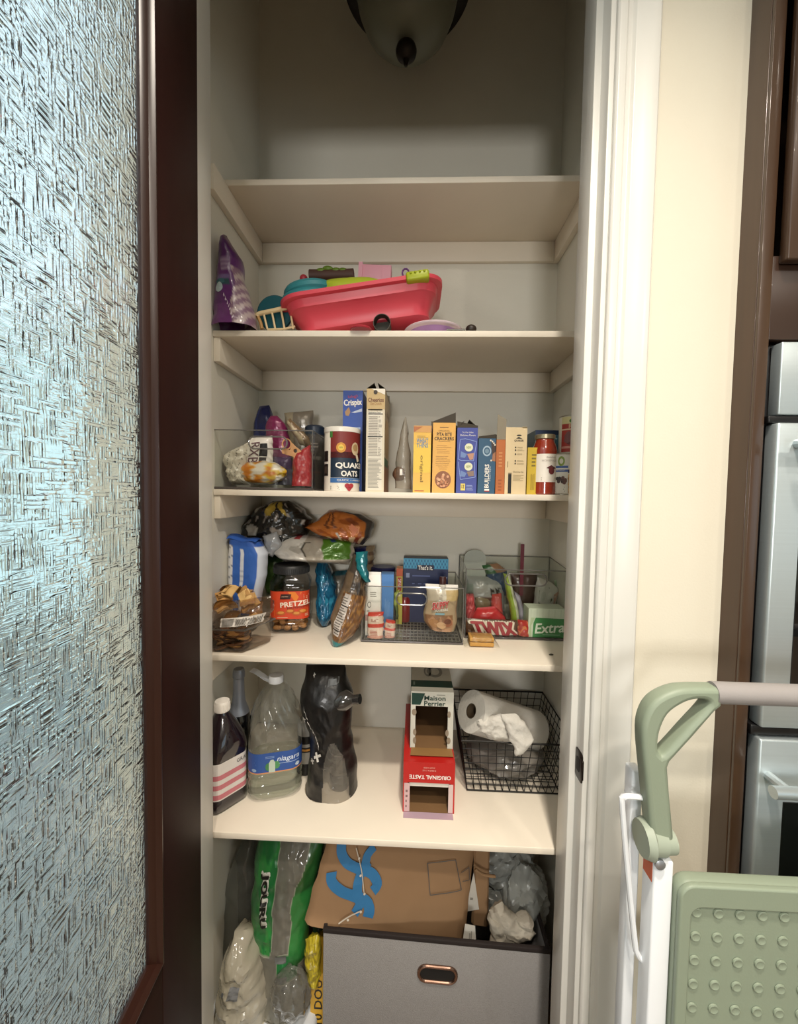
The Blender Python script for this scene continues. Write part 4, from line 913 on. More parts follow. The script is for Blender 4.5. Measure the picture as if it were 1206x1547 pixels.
# ---------------------------------------------------------------- snack shelf
YN = lambda u, v, z=None: on(u, v, S4 if z is None else z).y
# clear clamshell of brown crackers at the wall
y0 = YN(368, 989); x1 = at(369, 960, y0).x; x0 = XL+.004; ht = at(368, 948, y0).z-S4; yb_ = y0+.105
cl = Thing('cracker_clamshell', 'clear plastic tub of brown crackers against the pantry wall at the shelf edge', 'food tub', ((x0+x1)/2, y0+.1, S4))
ins = lambda k, z: [V3((x0, y0+k, z)), V3((x1-k, y0+k*.8, z)), V3((x1+.045-k, yb_-k, z)), V3((x0, yb_-k, z))]
mb = MB(); a, b, c = ins(.008, S4+.001), ins(.0, S4+ht*.9), ins(.001, S4+ht)
mb.add(a+b+c, [(3, 2, 1, 0)]+[(j*4+i, j*4+(i+1) % 4, j*4+4+(i+1) % 4, j*4+4+i) for j in (0, 1) for i in range(4)]+[(8, 9, 10, 11)])
cl.add('tub', mb, CLEAR('tub_film', '#e9e4de', .05, 1.1, bump=.15, bs=20), bevel=.003)
cl.add('lid_rim', MB().tube([b[0]+V3((0, -.002, 0)), b[1]+V3((.002, -.002, 0)), b[2]+V3((.002, 0, 0)), b[3]], .003, 8, closed=True), acrylic_edge)
rd = random.Random(4); m_crk = [M('brown_cracker', '#6b4526', .75, var=.3, ns=60, bump=.3), M('tan_cracker', '#a9804a', .75, var=.25, ns=60, bump=.3), M('dark_cracker', '#472e1d', .75, var=.3, ns=60)]
discs = []
for k in range(40):
    xx = lerp(x0+.02, x1-.02, rd.random()); yy = y0+.03+rd.random()*.04; z = S4+.008+(k/40)*(ht-.028)
    R = Matrix.Rotation(rd.uniform(-.5, .5), 3, 'X') @ Matrix.Rotation(rd.uniform(-.4, .4), 3, 'Y')
    mb = MB().lathe([(.0001, -.003), (.019, -.003), (.021, 0), (.019, .003), (.0001, .003)], (xx, yy if k % 2 else y0+.026+rd.random()*.006, z), 12, R=R)
    discs.append((mb, m_crk[k % 3]))
for k, (mb, m) in enumerate(discs): Solo('cracker', 'brown cracker inside the clear tub at the shelf edge', 'cracker', mb, m, sum(mb.v, V3())/len(mb.v), 'crackers in the clear tub')
zt_ = S4+ht
# bag of tan crackers on top of the tub
b = Bag([(322, 912), (322, 928), (323, 946)], [(410, 900), (414, 918), (404, 940)], y0+.03, .10, amp=.008, freq=24, seed=21, ends=(1, 0), endw=.4, floor=zt_)
t = Thing('cracker_bag', 'open clear bag of tan crackers lying on the plastic tub', 'snack bag', (x0+.07, y0+.05, zt_)); 
t.add('film', b.build(lambda a, k: '#ffffff', 26, 20), CLEAR('crackers_film', '#efe6dc', .07, 1.3, bump=.8, bs=45, milky=.06, milk='#b59a80'))
f = b.face(t); f.rect(.28, .14, .94, .50, P('#d8d0c6'), 10); f.rect(.31, .17, .50, .47, P('#8f8a84'), 4, layer=2)
f.lines(.54, .17, .92, .46, 22, P('#4a4642'), 3, .5, layer=2, vert=True); f.done()
rd = random.Random(8); mt = [M('pale_tan_cracker', '#c9a468', .7, var=.2, ns=50, bump=.3), M('tan_cracker', '#a9804a'), M('toasted_cracker', '#b98a4c', .7, var=.25, ns=50)]
for k in range(22):
    u = rd.uniform(326, 374) if k % 4 else rd.uniform(372, 398); v = (rd.uniform(888, 918) if k % 4 else rd.uniform(906, 920)) if k % 5 else rd.uniform(918, 934); yy = y0+.02+rd.random()*.06
    p = at(u, v, yy); p.x = max(p.x, XL+.035); R = Matrix.Rotation(rd.uniform(-1.2, 1.2), 3, 'X') @ Matrix.Rotation(rd.uniform(-.6, .6), 3, 'Y') @ Matrix.Rotation(rd.uniform(0, 3), 3, 'Z')
    s = .016; mb = MB().grid(lambda i, j: p+R @ V3(((i-.5)*2*s*1.3, (j-.5)*2*s, .004*math.sin(i*3.1)+.003*math.sin(j*5))), 5, 5).grid(lambda i, j: p+R @ V3(((i-.5)*2*s*1.3, (j-.5)*2*s, -.004+.004*math.sin(i*3.1)+.003*math.sin(j*5))), 5, 5)
    Solo('cracker', 'tan cracker heaped in the open clear bag on the tub', 'cracker', mb, mt[k % 3], p, 'crackers in the open bag', smooth=True)
# blue and white pack
Yk = 1.222
b = Bag([(350, 812), (347, 838), (347, 870), (348, 893), (352, 925)], [(393, 818), (404, 836), (402, 870), (396, 893), (390, 925)], Yk, .068, floor=S4, amp=.003, freq=16, ends=(0, 0), seed=22, flat=6)
def pb(a, t):
    if t < .07: return '#2a55a5'
    if a < -.55: return '#d6d6d8' if (t*23+a*3) % 3 > .35 else '#6d7688'
    if -.17 < a < .03 and t > .12: return '#cfd4dc' if (t*30) % 2 > .4 else '#aab4c6'
    if a > .72: return '#c4cbd8'
    return '#2f5fb0'
t = Thing('flour_bag', 'upright blue and white striped paper bag behind the cracker tub', 'bag', (bagbase(b, S4).x, Yk, S4), ); t.add('bag', b.build(pb, 44, 46), MV('paper_bag_print', .5, bump=.1)); 
top = b.S(0, 0); mb = MB().grid(lambda i, j: V3((lerp(b.L[0].x, b.R[0].x, i), lerp(b.L[0].y-.036, b.L[0].y+.036, j), lerp(b.L[0].z, b.R[0].z, i)+.012*math.sin(PI*j)*(1-.5*i)+.003*math.sin(i*9))), 14, 10)
t.add('folded_top', mb, P('#2a55a5', .45))
# pretzel jar
pc = V3((at(440, 950, YN(440, 957)+.05).x, YN(440, 957)+.052, S4)); W_ = .062
zj = at(440, 851, pc.y).z-S4
t = Thing('pretzel_jar', 'clear plastic jar of pretzel nuggets with a black lid and orange label', 'jar', pc)
rz = Matrix.Rotation(.16, 3, 'Z')
def sqsec(w, z, r): return [pc+rz @ V3((x, y, z)) for x, y in rrect(w*2, w*2, r, 6)]
def loft(secs, cap0=True, cap1=True):
    n = len(secs[0]); vs = [p for s in secs for p in s]; fs = [(j*n+i, j*n+(i+1) % n, (j+1)*n+(i+1) % n, (j+1)*n+i) for j in range(len(secs)-1) for i in range(n)]
    if cap0: fs.append(tuple(range(n-1, -1, -1)))
    if cap1: fs.append(tuple((len(secs)-1)*n+i for i in range(n)))
    return MB().add(vs, fs)
zs = lambda k: zj*k
secs = [sqsec(W_-.012, .001, .03), sqsec(W_-.002, zs(.04), .03), sqsec(W_, zs(.09), .028), sqsec(W_, zs(.20), .026), sqsec(W_-.003, zs(.215), .026), sqsec(W_-.003, zs(.64), .026), sqsec(W_, zs(.66), .028), sqsec(W_, zs(.74), .034), sqsec(W_-.006, zs(.82), .045), sqsec(W_-.012, zs(.86), .0495), sqsec(W_-.013, zs(.90), .0485)]
t.add('jar_body', loft(secs), CLEAR('jar_plastic', '#e4e2e0', .05, 1.1, bump=.12, bs=14), angle=60)
lid = [(W_-.010, zs(.865)), (W_-.006, zs(.87)), (W_-.006, zs(.965)), (W_-.009, zs(.99)), (W_-.016, zs(.995)), (W_-.02, zs(.985)), (.0001, zs(.985))]
lo = t.add('lid', MB().lathe(lid, pc, 56), M('black_lid', '#1d1d1d', .45, var=.1))
mb = MB()
for k in range(64): a = 2*PI*k/64; mb.box(pc+V3(((W_-.006)*math.cos(a)-.0009, (W_-.006)*math.sin(a)-.0009, zs(.875))), pc+V3(((W_-.006)*math.cos(a)+.0009, (W_-.006)*math.sin(a)+.0009, zs(.955))))
t.add('lid_ridges', mb, M('black_lid', '#1d1d1d', .45), lo, smooth=False)
# the label goes round the square jar
per = []; loop = sqsec(W_-.0024, 0, .026); n_ = len(loop)
i0 = min(range(n_), key=lambda i: (loop[i]-(pc+rz @ V3((-W_, -W_*.55, 0)))).length); seq = [loop[(i0+k) % n_] for k in range(n_+1)]
def jl(x, y, e):
    d = x; 
    for a, b2 in zip(seq, seq[1:]):
        L_ = (b2-a).length
        if d <= L_ or b2 is seq[-1]:
            p = a.lerp(b2, d/L_); nn = (b2-a).cross(Z).normalized(); return p+nn*e+Z*y
        d -= L_
f = Face(lambda x, y, e: jl(x, y+zs(.225), e), .158, zs(.41), t)
f.rect(0, 0, 1, 1, P('#c8401c'), 40); f.poly([(.45, .98), (.6, .6), (.72, .98)], P('#dd7a1f'), layer=2); f.poly([(.2, .1), (.85, .18), (.85, .38), (.5, .44), (.2, .34)], P('#d9701e'), layer=2)
f.rect(.30, .72, .50, .90, P('#33130f'), 6, layer=3, skew=.02); f.text('member', .40, .82, .13, .05, P('#d8b8a0'), layer=4); f.text('PRETZEL', .60, .56, .58, .17, P('#f0dcc8'), rot=.10, fat=.045, layer=5)
f.text('NUGGETS', .66, .43, .44, .07, P('#7c2414'), rot=.10, bold=.02, layer=5); f.lines(.75, .74, .88, .9, 3, P('#e0b090'), 2, layer=3); f.lines(.25, .05, .55, .09, 1, P('#e6c0a0'), 2, layer=3); f.lines(.78, .1, .88, .2, 3, P('#e6c0a0'), 5, layer=3)
for x, y in ((.32, .22), (.5, .28), (.62, .2), (.74, .28)): f.ell(x, y, .09, .08, P('#b5561a'), 12, layer=3); f.ell(x, y+.02, .06, .05, P('#cf8a3c'), 12, layer=4)
f.done()
rd = random.Random(2); mb = MB()
for k in range(170):
    z = S4+.010+zs(.30)*rd.random()**1.2; w = W_-.017; p = pc+rz @ V3((rd.uniform(-w, w), rd.uniform(-w, w), 0)); mb.ball((p.x, p.y, z), .0095, 8, 6, sc=(1.2, .9, .8))
Solo('pretzel_nuggets', 'brown pretzel nuggets at the bottom of the clear jar', 'pretzels', mb, M('pretzel_brown', '#b5834c', .6, var=.35, ns=45), (pc.x, pc.y, S4+.01), kind='stuff')
# black crumpled bag high at the back
def pk_(a, t):
    k = noise.noise(V3((a*3.2+5, t*4.5, 2))); k2 = noise.noise(V3((a*6, t*8, 9)))
    if t < .34 and -.35 < a < .45 and k > -.25: return '#b59a3c' if k2 > -.25 else '#2a2414'
    if k2 > .36: return '#9c938a'
    if a < -.35 and t < .62 and k > .12: return '#b9b5ac'
    if t > .68 and -.75 < a < -.1: return '#8e9096'
    return '#15130f'
b = Bag([(412, 757), (388, 772), (370, 795), (368, 812), (392, 838)], [(440, 757), (462, 772), (474, 785), (470, 806), (440, 838)], 1.36, .12, amp=.016, freq=17, seed=23, lean=(-.01, -.02))
t = Thing('snack_bag', 'crumpled black snack bag with yellow lettering, topmost at the back', 'snack bag', (bagbase(b, 1.3).x, 1.36, 1.30)); t.add('film', b.build(pk_, 44, 44), foil)
b = Bag([(398, 810), (400, 825), (404, 838)], [(418, 803), (426, 822), (412, 842)], 1.27, .03, amp=.006, freq=40, seed=31); t.add('foil_fold', b.build(lambda a, k: '#a3a6aa', 20, 20), foil)
# orange bag
def po(a, t):
    if a > .78: return '#3a3432'
    k = noise.noise(V3((a*4, t*5, 1)))
    x = a+t*.5
    if .16 < t < .62 and any(abs(x-c) < .055 for c in (.02, .22)): return '#6b3a1a'
    if t > .82: return '#d9b48c' if k > .1 else '#8a3a22'
    if .42 < t < .62 and .45 < a < .6: return '#7c3c1c'
    return '#b5682a' if k > -.2 else '#9a4f1c'
b = Bag([(496, 771), (478, 786), (460, 797), (480, 806), (500, 812)], [(506, 770), (545, 776), (565, 787), (562, 810), (548, 822)], 1.33, .10, amp=.008, freq=18, seed=24, lean=(.02, -.03))
t = Thing('snack_bag', 'orange snack bag with two dark slanting bars, lying topmost behind the jar', 'snack bag', (bagbase(b, 1.3).x, 1.33, 1.28)); t.add('film', b.build(po, 44, 36), foil)
f = b.face(t); f.poly([(.62, .30), (.72, .42), (.80, .30), (.70, .18)], P('#c9764e')); f.rect(.42, .1, .46, .28, P('#b0a79a'), 3); f.done()
# white and green bag lying across
def pw(a, t):
    k = noise.noise(V3((a*3, t*3, 4)))
    if .30 < a < .95 and .12 < t < .82: return '#456f1e' if not (.50 < a < .66 and t < .3) else '#25406a'
    if -.15 < a < .02 and .25 < t < .3 or -.13 < a < -.09 and .3 < t < .75 or .0 < a < .04 and .3 < t < .75: return '#2a2620'
    if -.5 < a < -.3 and t < .14: return '#a03a3c'
    if a < -.15: return '#c6c2ba' if k > -.2 else '#a39f96'
    return '#9c9486'
b = Bag([(426, 808), (414, 817), (402, 828), (418, 838), (432, 845)], [(520, 812), (534, 819), (537, 834), (534, 843), (530, 851)], 1.30, .075, amp=.010, freq=16, seed=25, lean=(.03, -.03))
t = Thing('snack_bag', 'white and green snack bag lying flat over the pretzel jar', 'snack bag', (bagbase(b, 1.27).x, 1.27, 1.25)); t.add('film', b.build(pw, 48, 36), foil)
b = Bag([(402, 836), (398, 860), (402, 900)], [(430, 842), (432, 870), (430, 900)], 1.345, .05, amp=.008, freq=20, seed=26, floor=S4)
t = Thing('snack_bag', 'dark green bag half hidden between the blue pack and the pretzel jar', 'snack bag', (bagbase(b, S4).x, 1.345, S4)); t.add('film', b.build(lambda a, t: '#3f5a2a' if a < .2 else '#2c3f20', 24, 30), foil)
# blue bag
def pbl(a, t):
    k = noise.noise(V3((a*4, t*6, 7))); return '#1f6488' if k > .05 else ('#174d6c' if k > -.25 else '#2d7f9e')
yb2 = YN(490, 950)+.03
b = Bag([(474, 851), (472, 866), (476, 892), (477, 925), (487, 946)], [(490, 849), (500, 868), (507, 892), (506, 925), (494, 949)], yb2, .075, amp=.010, freq=26, seed=27, lean=(.05, -.0), floor=S4)
t = Thing('snack_bag', 'crinkled blue foil bag standing beside the pretzel jar', 'snack bag', (bagbase(b, S4).x, yb2, S4)); t.add('film', b.build(pbl, 36, 44), foil)
b = Bag([(500, 866), (500, 890), (503, 920)], [(522, 864), (522, 890), (520, 920)], yb2+.06, .05, amp=.006, freq=20, seed=39, lean=(.03, 0), floor=S4)
t = Thing('snack_bag', 'grey-silver bag peeping out between the blue bag and the label bag', 'snack bag', (bagbase(b, S4).x, yb2+.06, S4)); t.add('film', b.build(lambda a, t: '#7a7468' if t > .12 else '#1f5560', 20, 24), foil)
# clear bag of brown snack with teal ends
ya = YN(510, 980)+.035
b = Bag([(531, 842), (521, 866), (508, 900), (498, 935), (500, 952), (504, 980)], [(548, 850), (555, 884), (552, 915), (545, 945), (532, 962), (508, 981)], ya, .085, amp=.006, freq=24, seed=28, lean=(.07, -.005), flat=2, floor=S4)
def pn(a, t):
    if t > .86: return '#12767c'
    k = noise.noise(V3((a*9, t*16, 3)))
    if t < .17: return '#3d352e' if a < .35 else '#12676a'
    if t < .36: return '#2e241c' if k > -.1 and a > -.2 else '#5c4c3a'
    if a < -.62: return '#6a5843'
    return '#8a6334' if k > .18 else ('#6b4726' if k > -.12 else '#5a3d24')
t = Thing('snack_bag', 'brown snack bag with teal ends and a white facts panel, before the blue bag', 'snack bag', (at(508, 981, ya).x, ya, S4)); t.add('film', b.build(pn, 44, 56), film)
f = b.face(t); f.poly([(.16, .08), (.56, .08), (.60, .55), (.28, .62)], P('#b5aca4')) if 0 else None
for j in range(9):
    v0, v1 = .20+j*.047, .20+(j+1)*.047; f.rect(.17+.012*j, v0, .46+.004*j, v1, P('#b5aca4'), 4, skew=.006)
f.lines(.22, .22, .46, .6, 15, P('#6a645c'), 3, .4, layer=2, segs=3); f.rect(.17, .255, .47, .263, BK, 4, layer=3); f.rect(.24, .50, .50, .508, BK, 4, layer=3); f.done()
b = Bag([(534, 838), (535, 862), (550, 884)], [(552, 836), (553, 860), (558, 883)], ya-.012, .022, amp=.004, freq=30, seed=29, lean=(.045, .03)); t.add('teal_fold', b.build(lambda a, t: '#127078' if a < .5 else '#0e5560', 20, 26), foil)
b = Bag([(534, 826), (536, 845), (545, 872)], [(566, 824), (566, 845), (562, 872)], 1.37, .05, amp=.008, freq=24, seed=30)
t = Thing('snack_bag', 'navy and tan bag standing at the back beside the orange bag', 'snack bag', (bagbase(b, S4).x, 1.37, 1.21)); t.add('film', b.build(lambda a, t: '#161f55' if a < .25 else ('#8a7860' if (t*7) % 2 < 1.2 else '#5a4436'), 26, 26), foil)

# ---- second clear bin, with the peanut spread pouch
y2 = YN(620, 972); A, B = at(547, 930, y2), at(700, 930, y2); zt2 = at(620, 887, y2).z; hm = at(622, 905, y2)
clear_bin('clear acrylic bin with a ribbed liner, holding the carton and pouch', A.x, B.x, y2, 1.425, S4, zt2-S4, handle=(hm.x, hm.z, at(646, 905, y2).x-at(600, 905, y2).x, .034), ribs=True)
IN2 = S4+.0085; y2i = y2+.012
g2 = 'items in the ribbed bin'
# white carton with gable top
yc = y2i+.02; a, c = at(552.5, 900, yc), at(575.5, 900, yc); w = c.x-a.x; zt = at(563, 885, yc).z; zp_ = at(563, 868, yc).z
t = Thing('drink_carton', 'white gable-top drink carton standing in the corner of the ribbed bin', 'carton', ((a.x+c.x)/2, yc+w/2, IN2), g2)
mb = MB().box((a.x, yc, IN2), (c.x, yc+w, zt)); t.add('carton_body', mb, P('#e6e2dc', .35), bevel=.001)
mb = MB().add([V3(p) for p in ((a.x, yc, zt), (c.x, yc, zt), (c.x, yc+w, zt), (a.x, yc+w, zt), (a.x+.003, yc+w*.48, zp_-.006), (c.x-.003, yc+w*.48, zp_-.006), (c.x-.002, yc+w*.5, zp_+.004), (a.x+.002, yc+w*.5, zp_+.004))], [(0, 1, 5, 4), (3, 7, 6, 2), (4, 5, 6, 7), (0, 4, 7, 3), (1, 2, 6, 5)]); t.add('gable_top', mb, P('#ece8e2', .35), smooth=False)
f = plane_face(V3((a.x, yc, IN2)), X, Z, w, zt-IN2, t); f.lines(.3, .78, .75, .9, 3, P('#9c968e'), 3); f.ell(.25, .62, .13, .06, P('#55504c'), hole=.75); f.lines(.1, .48, .35, .52, 2, P('#77716b'), 2); f.rect(0, .3, 1, .42, P('#b58a86')); f.done()
# blue carton behind
t_, f, rs, ls = carton('carton', 'slim mid-blue carton beside the white drink carton', 'carton', 578, 598, 868, y2i+.06, .05, IN2, '#4a7dbb', '#3a669c', '#4a7dbb', g2)
f.lines(.35, .1, .75, .6, 4, P('#6f9acc'), 3, vert=True); f.done()
# two red and white sachets
def sachet(lbl, L, R, yy, seed):
    t = pouch('cracker_sachet', lbl, L, R, yy, .024, lambda a, t: '#c23a2c' if (t < .12 or .42 < t < .58) else ('#d9bfae' if t < .9 else '#c88a78'), IN2, film, 'sachet', g2, seed=seed, amp=.003, endw=.12, ends=(1, 0))
    f = t.bag.face(t); f.rect(.2, .66, .75, .82, P('#e0cdbf'), 3); f.lines(.25, .68, .7, .8, 3, P('#a0503c'), 2, layer=2); f.lines(.2, .12, .8, .35, 4, P('#b5614c'), 5, layer=2); f.done()
sachet('larger red and white sachet standing before the white carton', [(556, 925), (555, 945), (555, 963)], [(580, 924), (580, 945), (579, 963)], y2i+.006, 41)
sachet('smaller red and white sachet standing before the blue carton', [(583, 935), (581, 948), (581, 962)], [(598, 938), (598, 950), (597, 962)], y2i+.012, 42)
b = Bag([(596, 928), (596, 945), (594, 962)], [(602, 930), (603, 945), (600, 962)], y2i+.015, .02, amp=.003, seed=43); t = Thing('wrapper', 'small clear wrapper at the edge of the smaller sachet', 'wrapper', (at(598, 962, y2i).x, y2i+.015, IN2), g2); t.add('film', b.build(lambda a, t: '#ffffff', 12, 16), clear_film)
b = Bag([(596, 896), (594, 910), (598, 925), (597, 936)], [(604, 890), (601, 905), (602, 920), (601, 936)], y2i+.09, .02, amp=.004, seed=44); t = Thing('leafy_pack', 'yellow-green packet edge beside the slim blue carton', 'packet', (at(600, 936, y2i).x, y2i+.09, IN2), g2); t.add('film', b.build(lambda a, t: '#8f9a4a' if t < .5 else '#55683a', 14, 20), film)
# red things seen through the hand hole
c = at(612, 906, y2i+.175); c.z = IN2; Solo('jam_jar', 'small dark red jar seen through the hand hole', 'jar', MB().lathe([(.0001, 0), (.020, 0), (.022, .004), (.022, .075), (.018, .085), (.0001, .085)], c, 32), M('dark_red_jam', '#7a1f22', .3, coat=.5, var=.2), c, g2)
t_, f, rs, ls = carton('carton', 'dark red box with three white marks, seen through the hand hole', 'carton', 626, 653, 893, y2i+.165, .03, IN2, '#6b1f1e', '#571817', '#6b2a26', g2)
f.rect(.04, .96, .96, .98, P('#9c5a4c')); [f.text('X', .25+.25*k, .82, .13, .07, P('#c9a08c')) for k in range(3)]; f.done()
# spread pouch
def ps_(a, t):
    k = noise.noise(V3((a*3, t*4, 8)))
    if t < .10: return '#e6e2da'
    if t < .30 and abs(a) < .25: return '#a39686' if k > 0 else '#c9bfae'
    if t < .34: return '#c2a878' if a > .2 else '#b8ab98'
    if t > .62 and abs(a+.1) < .85: return '#b98a6a' if k > -.1 else '#8f6648'
    return '#b49c80'
yp = y2i+.004
b = Bag([(643, 883), (645, 900), (640, 925), (640, 938), (649, 949)], [(693, 885), (693, 902), (690, 925), (691, 940), (687, 952)], yp+.03, .05, amp=.003, freq=18, seed=45, ends=(1, 0), endw=.35, lean=(.012, 0))
t = Thing('spread_pouch', 'tan squeeze pouch with a brown cap and red lettering, in the ribbed bin', 'pouch', (at(667, 950, yp).x, yp+.03, IN2), g2); t.add('pouch', b.build(ps_, 40, 44), film)
f = b.face(t, None, .0018); f.text('SKIPPY', .45, .60, .48, .15, P('#e8dfd4'), rot=.12, layer=3, fat=.09); f.text('SKIPPY', .45, .60, .48, .15, P('#c22a34'), rot=.12, layer=5, fat=.035); f.text('SQUEEZE', .50, .49, .40, .055, P('#f0ece4'), bold=.02, rot=.08, layer=3); f.rect(.34, .39, .62, .43, P('#7fa6b4'), 6, skew=.0, layer=2)
f.ell(.70, .22, .13, .09, P('#9c5f44'), 16, layer=2); f.ell(.70, .25, .10, .055, P('#6a3a28'), 16, layer=3); f.ell(.30, .2, .16, .1, P('#a9784e'), 16); f.ell(.5, .16, .14, .08, P('#c49a72'), 16, layer=2); f.done()
tc_ = at(669, 884, yp+.035); cap = MB().lathe([(.010, -.012), (.011, 0), (.0085, .002), (.0085, .006)], tc_, 24); t.add('spout', cap, P('#d9d5cc', .35))
t.add('cap', MB().lathe([(.0105, .004), (.0108, .022), (.009, .026), (.0001, .026)], tc_, 24), M('brown_cap', '#3a1c1a', .35, var=.1))
# behind the ribbed bin: nut jar, narrow box and blue bar box
# (they stand inside the bin's rear half)
c = at(578, 880, 1.372); c.z = IN2; hh = at(580, 858, 1.34).z-IN2; r = .042
t = Thing('nut_jar', 'round jar with a wide navy lid at the back of the ribbed bin', 'jar', c, g2)
t.add('jar_body', MB().lathe([(r-.004, 0), (r-.001, .004), (r-.001, hh-.03), (r-.004, hh-.02)], c, 40), M('tan_jar', '#7a6048', .35, var=.2)); t.add('lid', MB().lathe([(r, hh-.026), (r+.001, hh-.024), (r+.001, hh-.003), (r-.003, hh), (.0001, hh-.001)], c, 44), M('navy_lid', '#1a1c46', .4, var=.1))
t_, f, rs, ls = carton('carton', 'narrow yellow-green packet with a red band, beside the navy-lidded jar', 'carton', 602, 611.5, 859, 1.33, .05, IN2, '#b5ad4a', '#8f8a3a', '#c98a5a', g2); f.rect(0, .86, 1, 1, P('#b8542e')); f.rect(.2, .60, .8, .84, P('#b5352a'), layer=2); f.text('nut', .5, .75, .5, .13, WH, rot=PI/2, layer=3); f.rect(.3, .5, .7, .58, P('#d9d0a0'), layer=2); f.done()
t_, f, rs, ls = carton('snack_bar_box', 'navy fruit bar box with a checked light blue top band', 'snack box', 612.5, 681, 844, 1.355, .06, IN2, '#16234e', '#101a3a', '#0d1430', g2)
f.rect(0, .84, 1, 1, P('#3f8fb5')); 
for i in range(28):
    for j in range(3): f.rect(.01+i*.035, .855+j*.047, .03+i*.035, .885+j*.047, P('#1f5a86') if (i+j) % 2 else P('#4da0c4'), layer=2)
f.rect(.30, .81, .68, .90, P('#0f1a3a'), layer=3); f.text('That\'s it.', .49, .86, .33, .07, WH, bold=.02, layer=5); f.rect(.06, .70, .14, .77, P('#8a93b5'), layer=2); f.lines(.2, .72, .8, .76, 1, P('#5a679a'), 2, layer=2)
for k in range(5): f.lines(.2+k*.13, .60, .28+k*.13, .63, 1, P('#5a679a'), k, layer=2)
f.poly([(.90, .72), (.98, .72), (.94, .64)], P('#8a93b5'), layer=2); f.done()

# ---- third clear bin, sweets and gum
y3 = YN(770, 966); A = at(703, 930, y3); x3 = XR-.004; zt3 = at(770, 861, y3).z; hm = at(795, 876, y3)
clear_bin('tall clear acrylic bin of chocolate and gum packs', A.x, x3, y3, 1.425, S4, zt3-S4, handle=(hm.x, hm.z, .125, .036), back_extra=.015)
IN3 = S4+.0065; y3i = y3+.008; g3 = 'packs in the tall bin'
# chocolate bar pack: brown-red flow wrap lying along the front
b = Bag([(705, 934), (704, 945), (705, 962)], [(781, 937), (782, 950), (781, 963)], y3i+.022, .020, floor=IN3, amp=.0015, freq=22, seed=51, ends=(1, 0), endw=.4)
t = Thing('chocolate_pack', 'long brown chocolate bar wrapper with big red and white letters', 'snack bar', (at(742, 963, y3i).x, y3i+.016, IN3), g3); t.add('wrapper', b.build(lambda a, t: '#5a3a2a' if t < .9 else '#7a5a40', 44, 20), film)
f = b.face(t, None, .0016); f.text('TWIX', .535, .50, .80, .80, P('#e9dccb'), layer=2, shear=-.12, fat=.085); f.text('TWIX', .535, .50, .80, .80, P('#a32332'), layer=4, shear=-.12, fat=.028); f.text('20', .06, .35, .05, .2, P('#c9b0a0')); f.done()
pouch('snack_wrapper', 'short red candy packet at the end of the brown chocolate wrapper', [(782, 936), (782, 950), (782, 964)], [(803, 938), (804, 950), (803, 965)], y3i+.016, .026, lambda a, t: '#b0302c' if noise.noise(V3((a*3, t*4, 2))) < .2 else '#cf7a4a', IN3, film, 'snack bar', g3, seed=52, ends=(1, 0))
# gum box
t_, f, rs, ls = carton('gum_box', 'white and green chewing gum box behind the clear front wall', 'gum box', 806, 862, 920, y3i+.002, .06, IN3, '#d4dccb', '#b5c4ac', '#c9d4c0', g3)
f.poly([(.12, 0), (1, 0), (1, .66), (.2, .68), (.14, .5)], P('#3f8a4e')); f.poly([(.02, 0), (.1, 0), (.08, .4), (.18, .68), (.06, .68)], P('#b9c9a4')); f.text('Extra', .60, .34, .80, .34, P('#edf2e4'), fat=.03, rot=.08, layer=4, shear=.2)
for k in range(6): f.rect(.06+k*.165, .70, .062+k*.165+.006, .98, P('#a9b8a0'), layer=2)
f.lines(.4, .08, .9, .14, 1, P('#8fc09a'), 1, layer=3); f.done()
pouch('snack_bag', 'rounded red bag standing behind the brown chocolate wrapper', [(722, 918), (712, 932), (708, 963)], [(748, 916), (764, 932), (768, 963)], y3i+.07, .05, lambda a, t: '#c42a30' if t > .05 else '#d9505a', IN3, film, 'snack bag', g3, seed=53, ends=(1, 0), flat=3)
pouch('snack_bag', 'pinkish-red crumpled bag at the near corner of the tall bin', [(703, 897), (702, 920), (703, 940)], [(716, 897), (718, 915), (716, 938)], y3i+.10, .04, lambda a, t: '#b8434a' if (a*4+t*6) % 2 > .3 else '#d97a78', IN3, film, 'snack bag', g3, seed=54, amp=.008)
pouch('snack_bag', 'salmon-red bag corner above the rounded red bag', [(744, 898), (742, 910), (742, 960)], [(758, 896), (759, 910), (762, 960)], y3i+.115, .03, lambda a, t: '#c8514a', IN3, film, 'snack bag', g3, seed=55)
def pchoc(a, t):
    r = math.hypot(a*.9, (t-.62)*1.3)
    if .18 < t < .42 and .25 < a < .85 and noise.noise(V3((a*9, t*9, 3))) > -.05: return '#2a2420'
    if t > .38 and a < .55 and r < .55: return '#5a4236'
    if t < .12: return '#8f938f'
    return '#a8aaa4' if a > -.6 else '#7f8a80'
pouch('snack_bag', 'grey bag with dark leaf marks over a brown picture, in the tall bin', [(704, 870), (702, 900), (703, 950)], [(755, 872), (762, 895), (762, 950)], y3i+.145, .05, pchoc, IN3, film, 'snack bag', g3, seed=56, ends=(1, 0))
pouch('snack_bag', 'tan nut bag between the red bags', [(714, 897), (716, 915), (718, 955)], [(742, 896), (743, 915), (746, 955)], y3i+.13, .03, lambda a, t: '#8f8264' if t < .4 else '#6a5a44', IN3, film, 'snack bag', g3, seed=57)
pouch('snack_bag', 'narrow lime green striped bag standing in the middle of the tall bin', [(760, 866), (764, 890), (770, 920), (774, 950)], [(770, 868), (776, 895), (783, 920), (786, 950)], y3i+.06, .03, lambda a, t: '#8fa63a' if a < .2 else '#c4c8ae', IN3, film, 'snack bag', g3, seed=58)
